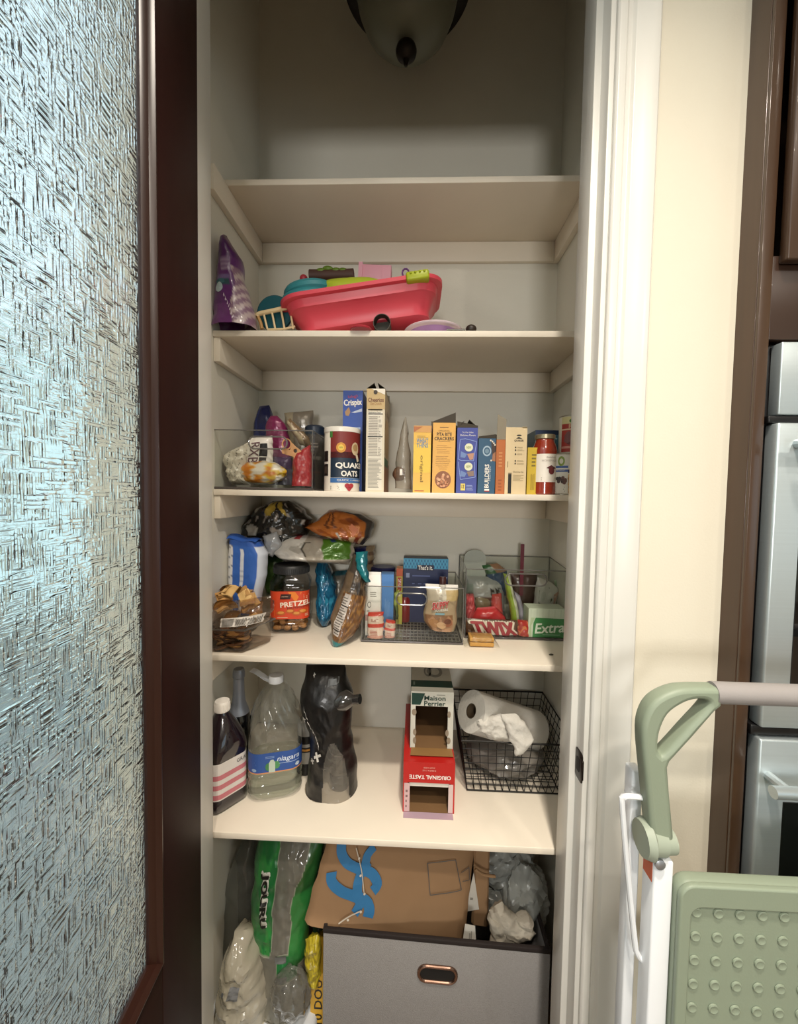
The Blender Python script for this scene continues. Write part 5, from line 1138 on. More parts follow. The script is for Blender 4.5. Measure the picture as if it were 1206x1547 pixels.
pouch('snack_bag', 'pale lilac-grey bag leaning on the lime green bag', [(776, 892), (780, 915), (788, 960)], [(786, 900), (792, 925), (796, 960)], y3i+.085, .03, lambda a, t: '#9c98a4', IN3, film, 'snack bag', g3, seed=59)
pouch('snack_bag', 'dark brown bag seen through the tall bin hand hole', [(772, 866), (774, 890), (786, 955)], [(812, 868), (812, 890), (808, 955)], y3i+.16, .04, lambda a, t: '#4f3c33' if t < .5 else '#5c4a3e', IN3, film, 'snack bag', g3, seed=60)
t = pouch('snack_bag', 'tilted white bag with dark green picture panels above the gum box', [(812, 872), (808, 895), (805, 918), (812, 955)], [(834, 880), (846, 890), (838, 918), (832, 955)], y3i+.10, .035, lambda a, t: '#b9b8ae', IN3, film, 'snack bag', g3, seed=61)
f = t.bag.face(t); dg_ = P('#3d4f3e'); f.poly([(.12, .78), (.55, .86), (.72, .62), (.5, .46), (.16, .55)], dg_); f.ell(.3, .68, .1, .09, P('#a9aca0'), layer=2); f.ell(.55, .70, .09, .07, P('#c4c6ba'), layer=2); f.ell(.48, .54, .09, .07, P('#b9bcb0'), layer=2); f.poly([(.72, .72), (.95, .80), (.85, .5)], P('#b08a78'), layer=2); f.done()
pouch('snack_bag', 'soft green bag at the far end of the tall bin', [(838, 876), (836, 900), (834, 950)], [(862, 880), (862, 900), (862, 950)], y3i+.115, .03, lambda a, t: '#6f9a72' if t > .1 else '#8fae8a', IN3, film, 'snack bag', g3, seed=62)
pouch('snack_bag', 'dark green and navy bag at the back of the tall bin', [(728, 854), (734, 866), (740, 900)], [(752, 851), (766, 862), (772, 900)], 1.40, .03, lambda a, t: ('#2f5a34' if a < 0 else '#8a6a50') if t < .3 else '#1c3a5a', IN3+.03, film, 'snack bag', g3, seed=63)
c0, c1 = at(790, 822, 1.385), at(787, 900, 1.385); Solo('snack_stick', 'slim dark red stick pack poking above the tall bin', 'snack bar', MB().prism(rrect(.012, c0.z-c1.z, .002), (V3((c0.x, 1.385, (c0.z+c1.z)/2)), X, Z, Yv), .004), M('dark_red_wrap', '#6b2a38', .3, coat=.3, var=.3, ns=60), (c0.x, 1.385, IN3), g3)
c = at(718, 842, 1.40); Solo('rounded_card', 'pale grey rounded card standing at the back of the tall bin', 'card', MB().prism(rrect(.075, .12, .03), (c-Z*.035, X, Z, Yv), .0016), P('#a3a89e'), c, g3)
# cracker packet in front of the bins, and the crumb
yq = YN(730, 979); a, c = at(708, 979, yq), at(749, 979, yq); zq = at(730, 965, yq).z-S4
t = Thing('sandwich_cracker_pack', 'small clear packet of golden crackers lying before the tall bin', 'snack pack', ((a.x+c.x)/2, yq+.025, S4))
for k in range(2): t.add('cracker', MB().box((a.x+.004, yq+.002, S4+.003+k*zq*.5), (c.x-.004, yq+.05, S4+.001+(k+1)*zq*.5)), M('golden_cracker', '#b98a44', .7, var=.15, ns=50, bump=.3), bevel=.002)
mb = MB().grid(lambda i, j: V3((lerp(a.x-.012, c.x+.014, i), yq-.003+.058*j, S4+.0008+(zq+.004)*min(1, 4*min(i, 1-i))*(1 if .05 < j < .95 else .5)+.001*math.sin(i*40+j*9))), 24, 8); t.add('film', mb, clear_film)
c = on(833, 990, S4); Solo('crumb', 'tiny dark crumb on the bare shelf near the jamb', 'crumb', blob(c+Z*.002, (.0055, .003, .0022), .3, 9, 3, 2, floor=S4), P('#3d3a2c'), c)
# ---------------------------------------------------------------- drinks shelf
YD = lambda u, v: on(u, v, S5).y
def rloft(c, secs, rot, seg=6):
    """stacked rounded squares (half width, z, corner radius)"""
    R = Matrix.Rotation(rot, 3, 'Z'); ss = []
    for w, z, r in secs: ss.append([V3(c)+R @ V3((x, y, z)) for x, y in rrect(2*w, 2*w, min(r, w*.999), seg)])
    return loft(ss)
def sq_face(c, w, r, rot, start, length, z0, h, thing):
    R = Matrix.Rotation(rot, 3, 'Z'); lp = [V3(c)+R @ V3((x, y, 0)) for x, y in rrect(2*w, 2*w, r, 6)]; n = len(lp)
    i0 = min(range(n), key=lambda i: lp[i].x*math.cos(start)+lp[i].y*math.sin(start) and -((lp[i]-V3(c)).x*math.cos(start)+(lp[i]-V3(c)).y*math.sin(start)))
    sq = [lp[(i0+k) % n] for k in range(n+1)]
    def fn(x, y, e):
        d = max(0, x)
        for k in range(n):
            a, b2 = sq[k], sq[k+1]; L_ = (b2-a).length
            if d <= L_ or k == n-1: return a.lerp(b2, d/L_)+(b2-a).cross(Z).normalized()*e+Z*(z0+y)
            d -= L_
    return Face(fn, length, h, thing)
# dark juice bottle
yj = YD(348, 1235)+.066; jc = V3((at(336, 1150, yj).x, yj, S5)); hj = at(334, 1058, yj).z-S5; rj = -.62
t = Thing('juice_bottle', 'dark purple juice bottle with a white cap and pink striped label', 'bottle', jc)
m_juice = M('purple_juice_plastic', '#160a14', .12, var=.2, coat=1)
wj = .053
t.add('bottle_body', rloft(jc, [(wj-.008, 0, .02), (wj, .006, .022), (wj, hj*.10, .022), (wj-.002, hj*.115, .022), (wj-.002, hj*.50, .022), (wj, hj*.52, .024), (wj, hj*.60, .03), (wj-.004, hj*.68, .038), (wj-.014, hj*.77, .0385), (wj-.028, hj*.85, .0249), (wj-.035, hj*.89, .0179), (wj-.0355, hj*.92, .0174)], rj), m_juice, angle=60)
mb = MB().lathe([(.0195, hj*.90), (.0205, hj*.905), (.0205, hj*.985), (.0185, hj), (.0001, hj)], jc, 40); cp_ = t.add('cap', mb, P('#ece6de', .35))
mb = MB()
for k in range(40): a = 2*PI*k/40; mb.box(jc+V3((.0204*math.cos(a)-.0006, .0204*math.sin(a)-.0006, hj*.91)), jc+V3((.0204*math.cos(a)+.0006, .0204*math.sin(a)+.0006, hj*.98)))
t.add('cap_ridges', mb, P('#ece6de', .35), cp_, smooth=False)
f = sq_face(jc, wj-.002, .022, rj, -2.9, .22, hj*.13, hj*.36, t)
f.rect(0, 0, 1, 1, P('#d9d2cc'), 44)
for k in range(3): f.rect(0, .04+k*.26, 1, .17+k*.26, P('#c4737c'), 44, layer=2)
f.rect(0, .72, 1, .80, P('#c4737c'), 44, layer=2) if 0 else None
f.text('GRAPE', .78, .86, .18, .10, P('#4a4448'), layer=4); f.done()
# dark bottle with grey foil
yw = YD(360, 1185)+.035; wc = V3((at(361, 1130, yw).x, yw, S5)); hw = at(361, 1010, yw).z-S5
t = Thing('wine_bottle', 'black glass bottle with a grey foil neck behind the juice bottle', 'bottle', wc)
t.add('glass', MB().lathe([(.0001, .004), (.030, 0), (.034, .004), (.0345, hw*.50), (.033, hw*.56), (.026, hw*.64), (.018, hw*.70), (.0150, hw*.80), (.0145, hw*.97)], wc, 44), M('black_bottle_glass', '#060607', .08, coat=1, var=.1))
t.add('foil', MB().lathe([(.0300, hw*.60), (.0268, hw*.635), (.0190, hw*.70), (.0160, hw*.80), (.0152, hw*.92), (.0172, hw*.925), (.0172, hw*.97), (.0155, hw*.99), (.014, hw), (.0001, hw)], wc, 44), M('grey_foil', '#8c919c', .38, metal=.5, var=.08))
# water jug
yg = YD(417, 1213)+.075; gc = V3((at(417, 1120, yg).x, yg, S5)); hg = at(412, 1019, yg+.0).z-S5; wg = .0735; rg_ = .30
t = Thing('water_jug', 'clear plastic water jug with a blue label and white cap', 'jug', gc)
R_ = Matrix.Rotation(rg_, 3, 'Z'); ss = []
prof_ = [(.78, 0, .8), (.93, .012, .7), (1, .05, .55), (1, .075, .5), (.965, .085, .5), (.965, .092, .5), (1, .105, .5), (1, .15, .5), (.965, .16, .5), (.965, .168, .5), (1, .18, .5), (1, .225, .5), (.97, .235, .5), (.97, .245, .5), (.985, .255, .5), (.985, .435, .5), (1.0, .45, .55), (1.0, .48, .6), (.985, .52, .7), (.95, .60, .8), (.88, .68, .9), (.78, .76, .95), (.64, .83, 1), (.48, .885, 1), (.34, .92, 1), (.27, .935, 1), (.26, .955, 1)]
def swirl(z, a):
    if .49 < z < .87: k = min(1, (z-.49)/.08, (.87-z)/.06); return .0048*k*math.sin(9*a+z*20)
    return 0
for w, z, r in prof_ if 0 else []: pass
import bisect
zs_ = [.0, .006, .012, .03, .05, .075, .085, .092, .105, .13, .15, .16, .168, .18, .205, .225, .235, .245, .255, .34, .435, .45]+[.46+.0142*k for k in range(31)]+[.9, .91, .92, .93, .935, .955]
for z in zs_:
    i = max(1, min(len(prof_)-1, bisect.bisect(
        [p[1] for p in prof_], z))); a, b2 = prof_[i-1], prof_[i]; k = min(1, max(0, (z-a[1])/(b2[1]-a[1]))); w = lerp(a[0], b2[0], k)*wg; r = lerp(a[2], b2[2], k)
    row = []
    for x, y in rrect(2*w, 2*w, min(w*.999, r*w), 11):
        an = math.atan2(y, x); d = swirl(z, an); L_ = math.hypot(x, y); row.append(gc+R_ @ V3((x*(1+d/L_), y*(1+d/L_), z*hg)))
    ss.append(row)
jugm = CLEAR('jug_plastic', '#fafbfa', .05, 1.5, bump=.5, bs=26, milky=.07, milk='#d5d9d6')
t.add('jug_body', loft(ss, True, False), jugm, angle=80)
mb = MB().lathe([(.019, hg*.935), (.0215, hg*.94), (.0215, hg*.985), (.0195, hg), (.0001, hg)], gc, 36); t.add('cap', mb, P('#d5d7d9', .35))
hp = [gc+V3((-.018, 0, hg*.945)), gc+V3((-.03, -.004, hg*.965)), gc+V3((-.042, -.008, hg*1.0)), gc+V3((-.058, -.010, hg*1.035)), gc+V3((-.072, -.008, hg*1.045))]
mb = MB()
mb.grid(lambda i, j: poly_at(hp, j)+V3((.002*i, (i-.5)*.022, 0)), 4, 16).grid(lambda i, j: poly_at(hp, j)+V3((.004, (i-.5)*.022, .0022)), 4, 16); t.add('handle_strap', mb, P('#d5d7d9', .35))
f = sq_face(gc, wg*.985+.0006, wg*.5*.985, rg_, -2.75, .235, hg*.265, hg*.165, t)
f.rect(0, 0, 1, 1, P('#2c4f92'), 48); f.rect(0, -.06, 1, 0, P('#c98a5a'), 48); f.text('niagara', .555, .60, .26, .34, P('#c9d4e4'), bold=.01, layer=3, shear=.2); f.rect(.44, .38, .68, .41, P('#9fb4d6'), 16, layer=2)
f.poly([(.33, -.02), (.40, -.02), (.40, .48), (.38, .64), (.35, .64), (.33, .48)], P('#b9c4b4'), layer=3); f.ell(.32, .28, .03, .2, P('#3f7a4a'), layer=2); f.ell(.415, .34, .04, .2, P('#4f8a5a'), layer=2); f.lines(.29, .72, .44, .86, 2, P('#7f98c4'), 2, layer=2); f.lines(.02, .4, .2, .75, 3, P('#6a86bc'), 3, layer=2); f.ell(.66, .18, .03, .1, P('#b9c4d0'), layer=2); f.ell(.16, .14, .03, .08, P('#8fa6c4'), layer=2); f.done()
ws = [(w*.985, z, r) for w, z, r in prof_ if z < .25]
wt = rloft(gc+Z*.0025, [(w*wg*.97, z*hg, min(w*wg*.9, r*w*wg)) for w, z, r in ws], rg_, 8); Solo('water', 'clear water left in the bottom of the plastic jug', 'water', wt, CLEAR('jug_water', '#f6f8f4', .02, .5, ior=1.33), gc)
# black wrapped bottles
yk = YD(505, 1208)+.055
Lp = [(463, 1004), (459, 1030), (455, 1055), (459, 1078), (469, 1096), (471, 1120), (467, 1150), (464, 1180), (463, 1204)]
Rp = [(520, 1004), (527, 1030), (533, 1050), (534, 1075), (530, 1092), (531, 1110), (535, 1140), (540, 1172), (541, 1192)]
b = Bag(Lp, Rp, yk, .13, amp=.008, freq=13, seed=71, ends=(1, 0), endw=.25, flat=3, floor=S5)
def inarch(a, t):
    y = (t-.50)/.46; w = .40*math.sqrt(max(0, min(1, y*3.2))) if y > 0 else 0
    return y > 0 and abs(a-.30) < w+.12*max(0, y)
def pkk(a, t):
    if inarch(a, t): return '#a8a196'
    if t > .93 and a < .2: return '#8a8276'
    return '#0e0d0d'
t = Thing('wrapped_bottle_pack', 'pack of dark bottles in black and clear shrink wrap beside the jug', 'bottle pack', (bagbase(b, S5).x, yk, S5))
mb = b.build(pkk, 54, 64)
hole_ = [c[0] > .15 for c in mb.c]
mb.m = [1 if all(hole_[i] for i in fc) else 0 for fc in mb.f]
mb.c = [lin('#0e0d0d')]*len(mb.c)
t.add('wrap', mb, [MV('black_wrap', .38, coat=.12, bump=.5, bs=24), CLEAR('clear_wrap', '#e6e2dc', .08, 1.2, bump=.6, bs=30, milky=.28, milk='#b0aaa0')])
f = b.face(t, None, .0015)
pw_ = P('#c9c5be')
def plus(cx, cy, s, r):
    for k in (0, 1):
        a = r+k*PI/2; dx, dy = math.cos(a), math.sin(a); nx, ny = -dy, dx; k2 = 2.4
        f.poly([((cx-dx*s-nx*s*.28), cy+(-dy*s-ny*s*.28)/k2), (cx+dx*s-nx*s*.28, cy+(dy*s-ny*s*.28)/k2), (cx+dx*s+nx*s*.28, cy+(dy*s+ny*s*.28)/k2), (cx-dx*s+nx*s*.28, cy+(-dy*s+ny*s*.28)/k2)], pw_, layer=2+k)
plus(.29, .405, .085, .3); plus(.17, .365, .05, .4); plus(.12, .66, .04, .4); plus(.3, .955, .03, .3)
f.text('SMART', .235, .60, .34, .028, pw_, rot=-1.0, bold=.012) if 0 else f.text('WATER', .24, .605, .36, .022, pw_, rot=-.98, bold=.02)
f.poly([(.62, .885), (.86, .90), (.88, .94), (.64, .93)], P('#4a4e50')); f.rect(.68, .895, .82, .93, P('#6a6e70'), 2, layer=2); f.done()
c = at(513, 1058, yk-.035); d_ = (at(543, 1056, yk-.05)-c)
mb = MB().tube([c-d_*.9, c-d_*.8, c-d_*.2, c+d_*.35, c+d_*.62, c+d_*.72, c+d_*.98], .03, 24, radii=[.020, .030, .031, .028, .017, .0125, .0125]); t.add('lying_bottle', mb, M('smoke_bottle', '#2c2b2a', .1, coat=1, var=.3, ns=25))
mb = MB().tube([c+d_*.90, c+d_*1.03], .0135, 20).tube([c+d_*1.03, c+d_*1.035], .007, 12, mi=1); t.add('bottle_neck', mb, [M('smoke_bottle', '#2c2b2a', .1), M('shadow_hole', '#0b0908', .7)])
c2 = V3((at(514, 1140, yk).x, yk, S5)); h2 = at(514, 1115, yk).z-S5
mb = MB().lathe([(.0001, .006), (.026, .0), (.030, .01), (.030, h2*.30), (.028, h2*.32), (.030, h2*.35), (.030, h2*.74), (.029, h2*.78), (.030, h2*.80), (.026, h2*.92), (.015, h2)], c2, 32); t.add('standing_bottle', mb, M('smoke_bottle', '#2c2b2a', .1))
mb = MB().tube([c2+V3((.0305*math.cos(a), .0305*math.sin(a), h2*.76)) for a in [2*PI*k/32 for k in range(32)]], .002, 6, closed=True); t.add('ring', mb, P('#6a665e', .3))
# white side bottle label peeping out left of the pack
c3 = V3((at(462, 1140, yk+.05).x, yk+.06, S5)); h3 = at(462, 1085, yk+.05).z-S5
t = Thing('side_bottle', 'white-labelled bottle half hidden between the jug and the black pack', 'bottle', c3); t.add('bottle_body', MB().lathe([(.0001, 0), (.026, 0), (.028, .004), (.028, h3*.9), (.02, h3)], c3, 32), P('#9c978e', .4)); f = cyl_face(c3, .028, -PI/2-1, .056, h3*.6, t, z0=h3*.25); f.rect(.1, .55, .9, .78, BK, 8); f.rect(.1, .3, .9, .45, BK, 8); f.rect(.1, .34, .9, .40, P('#c98a3a'), 8, layer=2); f.done(); t.add('base_band', MB().lathe([(.0284, .002), (.0284, h3*.22), (.028, h3*.22)], c3, 32, caps=False), BK)

# ---- red carton lying open, green and white carton on it
def open_carton(name, label, x0, x1, y0, y1, z0, z1, win, ink, inner, grp):
    """a carton with a torn-out window (x0, x1, z0, z1) in its front"""
    th = .0012; t = Thing(name, label, 'carton', ((x0+x1)/2, (y0+y1)/2, z0), grp); mb = MB()
    def wall(nm, lo, hi, mats):
        m = MB(); m.box(lo, hi); m.m = [0]*6; o = t.add(nm, m, mats, smooth=False); return o
    wall('side_panel', (x0, y0, z0), (x0+th, y1, z1), ink); wall('side_panel', (x1-th, y0, z0), (x1, y1, z1), ink)
    wall('top_panel', (x0+th, y0, z1-th), (x1-th, y1, z1), ink); wall('bottom_panel', (x0+th, y0, z0), (x1-th, y1, z0+th), inner); wall('back_panel', (x0+th, y1-th, z0+th), (x1-th, y1, z1-th), ink)
    lin_ = MB().box((x0+th, y0+.002, z0+th), (x0+th*1.6, y1-th, z1-th)).box((x1-th*1.6, y0+.002, z0+th), (x1-th, y1-th, z1-th)).box((x0+th, y1-th*1.6, z0+th), (x1-th, y1-th, z1-th)).box((x0+th*2, y0+.002, z1-th*1.6), (x1-th*2, y1-th, z1-th)); t.add('inner_board', lin_, inner, smooth=False)
    wx0, wx1, wz0, wz1 = win
    wall('front_panel', (x0+th, y0, wz1), (x1-th, y0+th, z1-th), ink); wall('front_strip', (x0+th, y0, z0+th), (wx0, y0+th, wz1), ink); wall('front_strip', (wx1, y0, z0+th), (x1-th, y0+th, wz1), ink)
    if wz0 > z0+.004: wall('front_strip', (wx0, y0, z0+th), (wx1, y0+th, wz0), ink)
    return t, plane_face(V3((x0, y0, z0)), X, Z, x1-x0, z1-z0, t), plane_face(V3((x0, y0, z1)), X, Yv, x1-x0, y1-y0, t)
m_kr = M('kraft_inner', '#7a5a38', .8, var=.1)
yr = YD(647, 1228); a, c = at(609, 1200, yr), at(687, 1200, yr); zr = at(647, 1152, yr).z
red = P('#b5201c', .35)
t, f, ft = open_carton('drink_can_carton', 'red drink carton lying open on the lowest shelf, its front torn out', a.x, c.x, yr, 1.36, S5, zr, (a.x+.012, c.x-.011, S5+.004, at(647, 1183, yr).z), red, m_kr, 'opened drink cartons')
zz_ = lambda v: (at(647, v, yr).z-S5)/(zr-S5)
f.text('ORIGINAL TASTE', .52, zz_(1174), .80, .075, P('#efe2da'), rot=PI, fat=.04); f.text('BUBBLES & 12 OZ', .5, zz_(1164), .26, .03, P('#e0a89c'), rot=PI); f.text('SODA CANS', .5, zz_(1160), .22, .03, P('#e0a89c'), rot=PI)
f.rect(.02, .02, .13, zz_(1184), P('#c9a8a8'), layer=1); f.rect(.88, .02, .97, zz_(1184), P('#cfb8b4'), layer=1); f.lines(.05, .1, .09, .5, 4, P('#7a5a5a'), 2, layer=2); f.done()
mb = MB().box((a.x+.016, yr+.004, at(647, 1190, yr).z), (c.x-.014, yr+.03, at(647, 1184, yr).z)); t.add('torn_flap', mb, P('#d9d2c8'), smooth=False)
mb = MB().hexa([V3((a.x+.002, yr-.001, S5+.0008)), V3((c.x-.004, yr-.001, S5+.0008)), V3((c.x-.004, yr-.022, S5+.0008)), V3((a.x+.002, yr-.022, S5+.0008))], [V3((a.x+.002, yr-.001, S5+.0018)), V3((c.x-.004, yr-.001, S5+.0018)), V3((c.x-.004, yr-.022, S5+.0018)), V3((a.x+.002, yr-.022, S5+.0018))]); t.add('floor_flap', mb, P('#b59aa8', .5), smooth=False)
y5 = on(647, 1131, zr).y; a, c = at(620.5, 1090, y5), at(685, 1090, y5); zg = at(650, 1045, y5).z; whc = P('#c6c4b8', .45); grn = P('#0f3a30', .4)
wz1 = at(650, 1067, y5).z
t, f, ft = open_carton('drink_can_carton', 'white and dark green drink carton with an open front, standing on the red carton', a.x, c.x, y5, 1.38, zr+.0006, zg, (a.x+.0135, c.x-.0155, zr+.003, wz1), whc, m_kr, 'opened drink cartons')
H_ = zg-zr; q1 = (wz1-zr)/H_
f.text('Maison', .56, q1+.145, .50, .085, P('#1f3a30'), bold=.02); f.text('Perrier', .56, q1+.05, .50, .085, P('#1f3a30'), bold=.02); f.poly([(.02, q1+.02), (.22, q1+.02), (.33, .97), (.02, .97)], grn); f.lines(.6, .94, .9, .97, 1, P('#8a8a80'), 2)
for x, y, rr, an in ((.08, q1*.85, .07, 0), (.10, q1*.38, .05, 0), (.10, q1*.18, .05, 0), (.90, q1*.82, .05, 0), (.86, q1*.38, .05, 0), (.90, q1*.2, .06, 0)): f.ell(x, y, rr*.8, .06, P('#8a7c6a'), 12)
f.done(); ft.rect(0, .0, 1, .10, P('#c6c4b8')); ft.rect(0, .10, 1, .26, grn); ft.rect(.05, .14, .09, .22, P('#7a8a80'), layer=2); ft.ell(.6, .5, .2, .16, P('#8a8a82'), hole=.6); ft.ell(.42, .5, .1, .14, P('#8a8a82'), hole=.6); ft.done()
mb = MB().hexa([V3((a.x+.003, y5-.001, zr+.0015)), V3((c.x-.003, y5-.001, zr+.0015)), V3((c.x-.001, y5-.038, zr+.004)), V3((a.x+.001, y5-.038, zr+.004))], [V3((a.x+.003, y5-.001, zr+.0027)), V3((c.x-.003, y5-.001, zr+.0027)), V3((c.x-.001, y5-.038, zr+.0052)), V3((a.x+.001, y5-.038, zr+.0052))]); t.add('folded_flap', mb, M('kraft_flap', '#8f6a3c', .8, var=.1), smooth=False)
mb = MB().hexa([V3((a.x-.001, y5, zr+.0006)), V3((a.x, y5, zr+.0006)), V3((a.x, 1.38, zr+.0006)), V3((a.x-.001, 1.38, zr+.0006))], [V3((a.x-.001, y5, zg)), V3((a.x, y5, zg)), V3((a.x, 1.38, zg)), V3((a.x-.001, 1.38, zg))]); t.add('green_side', mb, grn, smooth=False)

# ---- wire basket with paper roll
ybf = YD(705, 1195); yrf = ybf-.018; zr_ = at(760, 1122, yrf).z; bl, br = at(706, 1195, ybf).x, XR-.045; tl_, tr_ = at(700, 1120, yrf).x-.004, XR-.010; ybb, ytb = 1.405, 1.435
m_wire = M('black_wire', '#14120f', .45, metal=.3, var=.1)
t = Thing('wire_basket', 'black wire grid basket in the corner of the lowest shelf', 'basket', ((bl+br)/2, (ybf+ybb)/2, S5), )
zb_ = S5+.004
C8 = {'bl': V3((bl, ybf, zb_)), 'br': V3((br, ybf, zb_)), 'Bl': V3((bl, ybb, zb_)), 'Br': V3((br, ybb, zb_)), 'tl': V3((tl_, yrf, zr_)), 'tr': V3((tr_, yrf, zr_)), 'Tl': V3((tl_, ytb, zr_)), 'Tr': V3((tr_, ytb, zr_))}
t.add('rim', MB().tube([C8['tl'], C8['tr'], C8['Tr'], C8['Tl']], .0030, 8, closed=True), m_wire)
t.add('base_wire', MB().tube([C8['bl'], C8['br'], C8['Br'], C8['Bl']], .0024, 8, closed=True), m_wire)
def wgrid(nm, a, b_, c, d, nu, nv):
    mb = MB()
    for i in range(nu+1): mb.tube([a.lerp(b_, i/nu), d.lerp(c, i/nu)], .00115, 5)
    for j in range(1, nv): mb.tube([a.lerp(d, j/nv), b_.lerp(c, j/nv)], .00115, 5)
    t.add(nm, mb, m_wire)
nx = 13
wgrid('front_grid', C8['bl'], C8['br'], C8['tr'], C8['tl'], nx, 7); wgrid('back_grid', C8['Bl'], C8['Br'], C8['Tr'], C8['Tl'], nx, 7)
wgrid('side_grid', C8['bl'], C8['Bl'], C8['Tl'], C8['tl'], 11, 7); wgrid('side_grid', C8['br'], C8['Br'], C8['Tr'], C8['tr'], 11, 7); wgrid('base_grid', C8['bl'], C8['br'], C8['Br'], C8['Bl'], nx, 11)
pa = at(712, 1074, yrf+.055); pb2 = at(838, 1112, 1.335); ax = (pb2-pa).normalized(); pb2 = pa+ax*.27; Rr = ax.to_track_quat('Z', 'Y').to_matrix()
m_paper = M('paper_towel', '#c6c2b9', .9, var=.04, bump=.35, bs=160); rr_ = .060
pr = Thing('paper_towel_roll', 'white paper towel roll lying slanted across the wire basket', 'paper roll', pa)
pr.add('roll', MB().lathe([(.021, 0), (.040, -.001), (rr_-.001, 0), (rr_, .002), (rr_*1.0, .27), (.021, .27)], pa, 48, R=Rr, caps=False), m_paper)
pr.add('core', MB().lathe([(.0205, .27), (.0205, .001), (.0185, .001), (.0185, .27)], pa, 32, R=Rr, caps=False), M('cardboard_core', '#4a3c2a', .8, var=.15))
sh = Bag([(722, 1088), (724, 1102), (736, 1112), (742, 1118)], [(756, 1078), (764, 1090), (768, 1106), (770, 1116)], yrf+.01, .02, amp=.010, freq=26, seed=81, lean=(.0, -.0)); pr.add('loose_sheet', sh.build(lambda a, k: '#c6c2b9', 24, 24), m_paper)
sh = Bag([(758, 1084), (764, 1100), (772, 1120), (779, 1139)], [(780, 1082), (795, 1094), (806, 1118), (788, 1136)], yrf-.012, .024, amp=.007, freq=22, seed=82, lean=(.015, -.01), flat=1.6); pr.add('loose_sheet', sh.build(lambda a, k: '#c6c2b9', 26, 30), m_paper)
mb = blob(((bl+br)/2+.0, (ybf+ybb)/2, S5+.045), ((br-bl)*.38, .095, .045), .25, 8, 9, 4, floor=S5+.006); Solo('plastic_bag', 'grey crumpled plastic bag inside the wire basket', 'bag', mb, M('grey_film', '#77726b', .4, coat=.2, var=.2, ns=9), ((bl+br)/2, (ybf+ybb)/2, S5+.006))

# ---------------------------------------------------------------- bottom of the pantry
yf = 1.075
A, B = at(488, 1470, yf), at(831, 1470, yf); zl, zr2 = at(489, 1403, yf).z, at(830, 1435, yf).z; bd_ = .33; zt = (zl+zr2)/2; tb = (zl-zr2)/2
m_lin = M('grey_linen', '#8c8987', .85, var=.16, ns=240, bump=.5, bs=400)
t = Thing('fabric_storage_bin', 'grey linen storage bin with a dark rim on the pantry floor', 'storage bin', ((A.x+B.x)/2, yf+bd_/2, 0))
th = .008
def fbox(mb, x0, x1, y0, y1, z0, dz=0):
    k = lambda x: zt+tb*(1-2*(x-A.x)/(B.x-A.x))+dz
    return mb.hexa([V3((x0, y0, z0)), V3((x1, y0, z0)), V3((x1, y1, z0)), V3((x0, y1, z0))], [V3((x0, y0, k(x0))), V3((x1, y0, k(x1))), V3((x1, y1, k(x1))), V3((x0, y1, k(x0)))])
for nm, q in (('front_panel', (A.x, B.x, yf, yf+th)), ('back_panel', (A.x, B.x, yf+bd_-th, yf+bd_)), ('side_panel', (A.x, A.x+th, yf+th, yf+bd_-th)), ('side_panel', (B.x-th, B.x, yf+th, yf+bd_-th))): t.add(nm, fbox(MB(), *q, .004, -.010), m_lin, bevel=.002)
t.add('base_panel', MB().box((A.x+th, yf+th, .004), (B.x-th, yf+bd_-th, .012)), m_lin)
mb = MB(); k = lambda x, d: zt+tb*(1-2*(x-A.x)/(B.x-A.x))+d
for x0, x1, y0, y1 in ((A.x-.001, B.x+.001, yf-.0012, yf+th+.001), (A.x-.001, B.x+.001, yf+bd_-th-.001, yf+bd_+.001), (A.x-.001, A.x+th+.001, yf+th+.001, yf+bd_-th-.001), (B.x-th-.001, B.x+.001, yf+th+.001, yf+bd_-th-.001)):
    mb.hexa([V3((x0, y0, k(x0, -.012))), V3((x1, y0, k(x1, -.012))), V3((x1, y1, k(x1, -.012))), V3((x0, y1, k(x0, -.012)))], [V3((x0, y0, k(x0, 0))), V3((x1, y0, k(x1, 0))), V3((x1, y1, k(x1, 0))), V3((x0, y1, k(x0, 0)))])
t.add('rim_binding', mb, M('dark_brown_binding', '#1f1614', .8, var=.15), bevel=.001)
hc = at(661, 1471, yf); hs = rrect(.098, .040, .0195, 8); tl2 = math.atan2(-.012, .30)
Rh = Matrix.Rotation(-tl2, 3, 'Y')
t.add('handle_rim', MB().tube([hc+V3((0, -.0015, 0))+Rh @ V3((x, 0, y)) for x, y in rrect(.104, .044, .0215, 8)], .0048, 10, closed=True), M('copper_rim', '#8a6d5e', .22, metal=.9, var=.1), label='shiny copper grommet')
t.add('handle_hole', MB().add([hc+V3((0, -.0012, 0))+Rh @ V3((x, 0, y)) for x, y in hs], [tuple(range(len(hs)))]), M('shadow_hole', '#0b0908', .7), smooth=False)
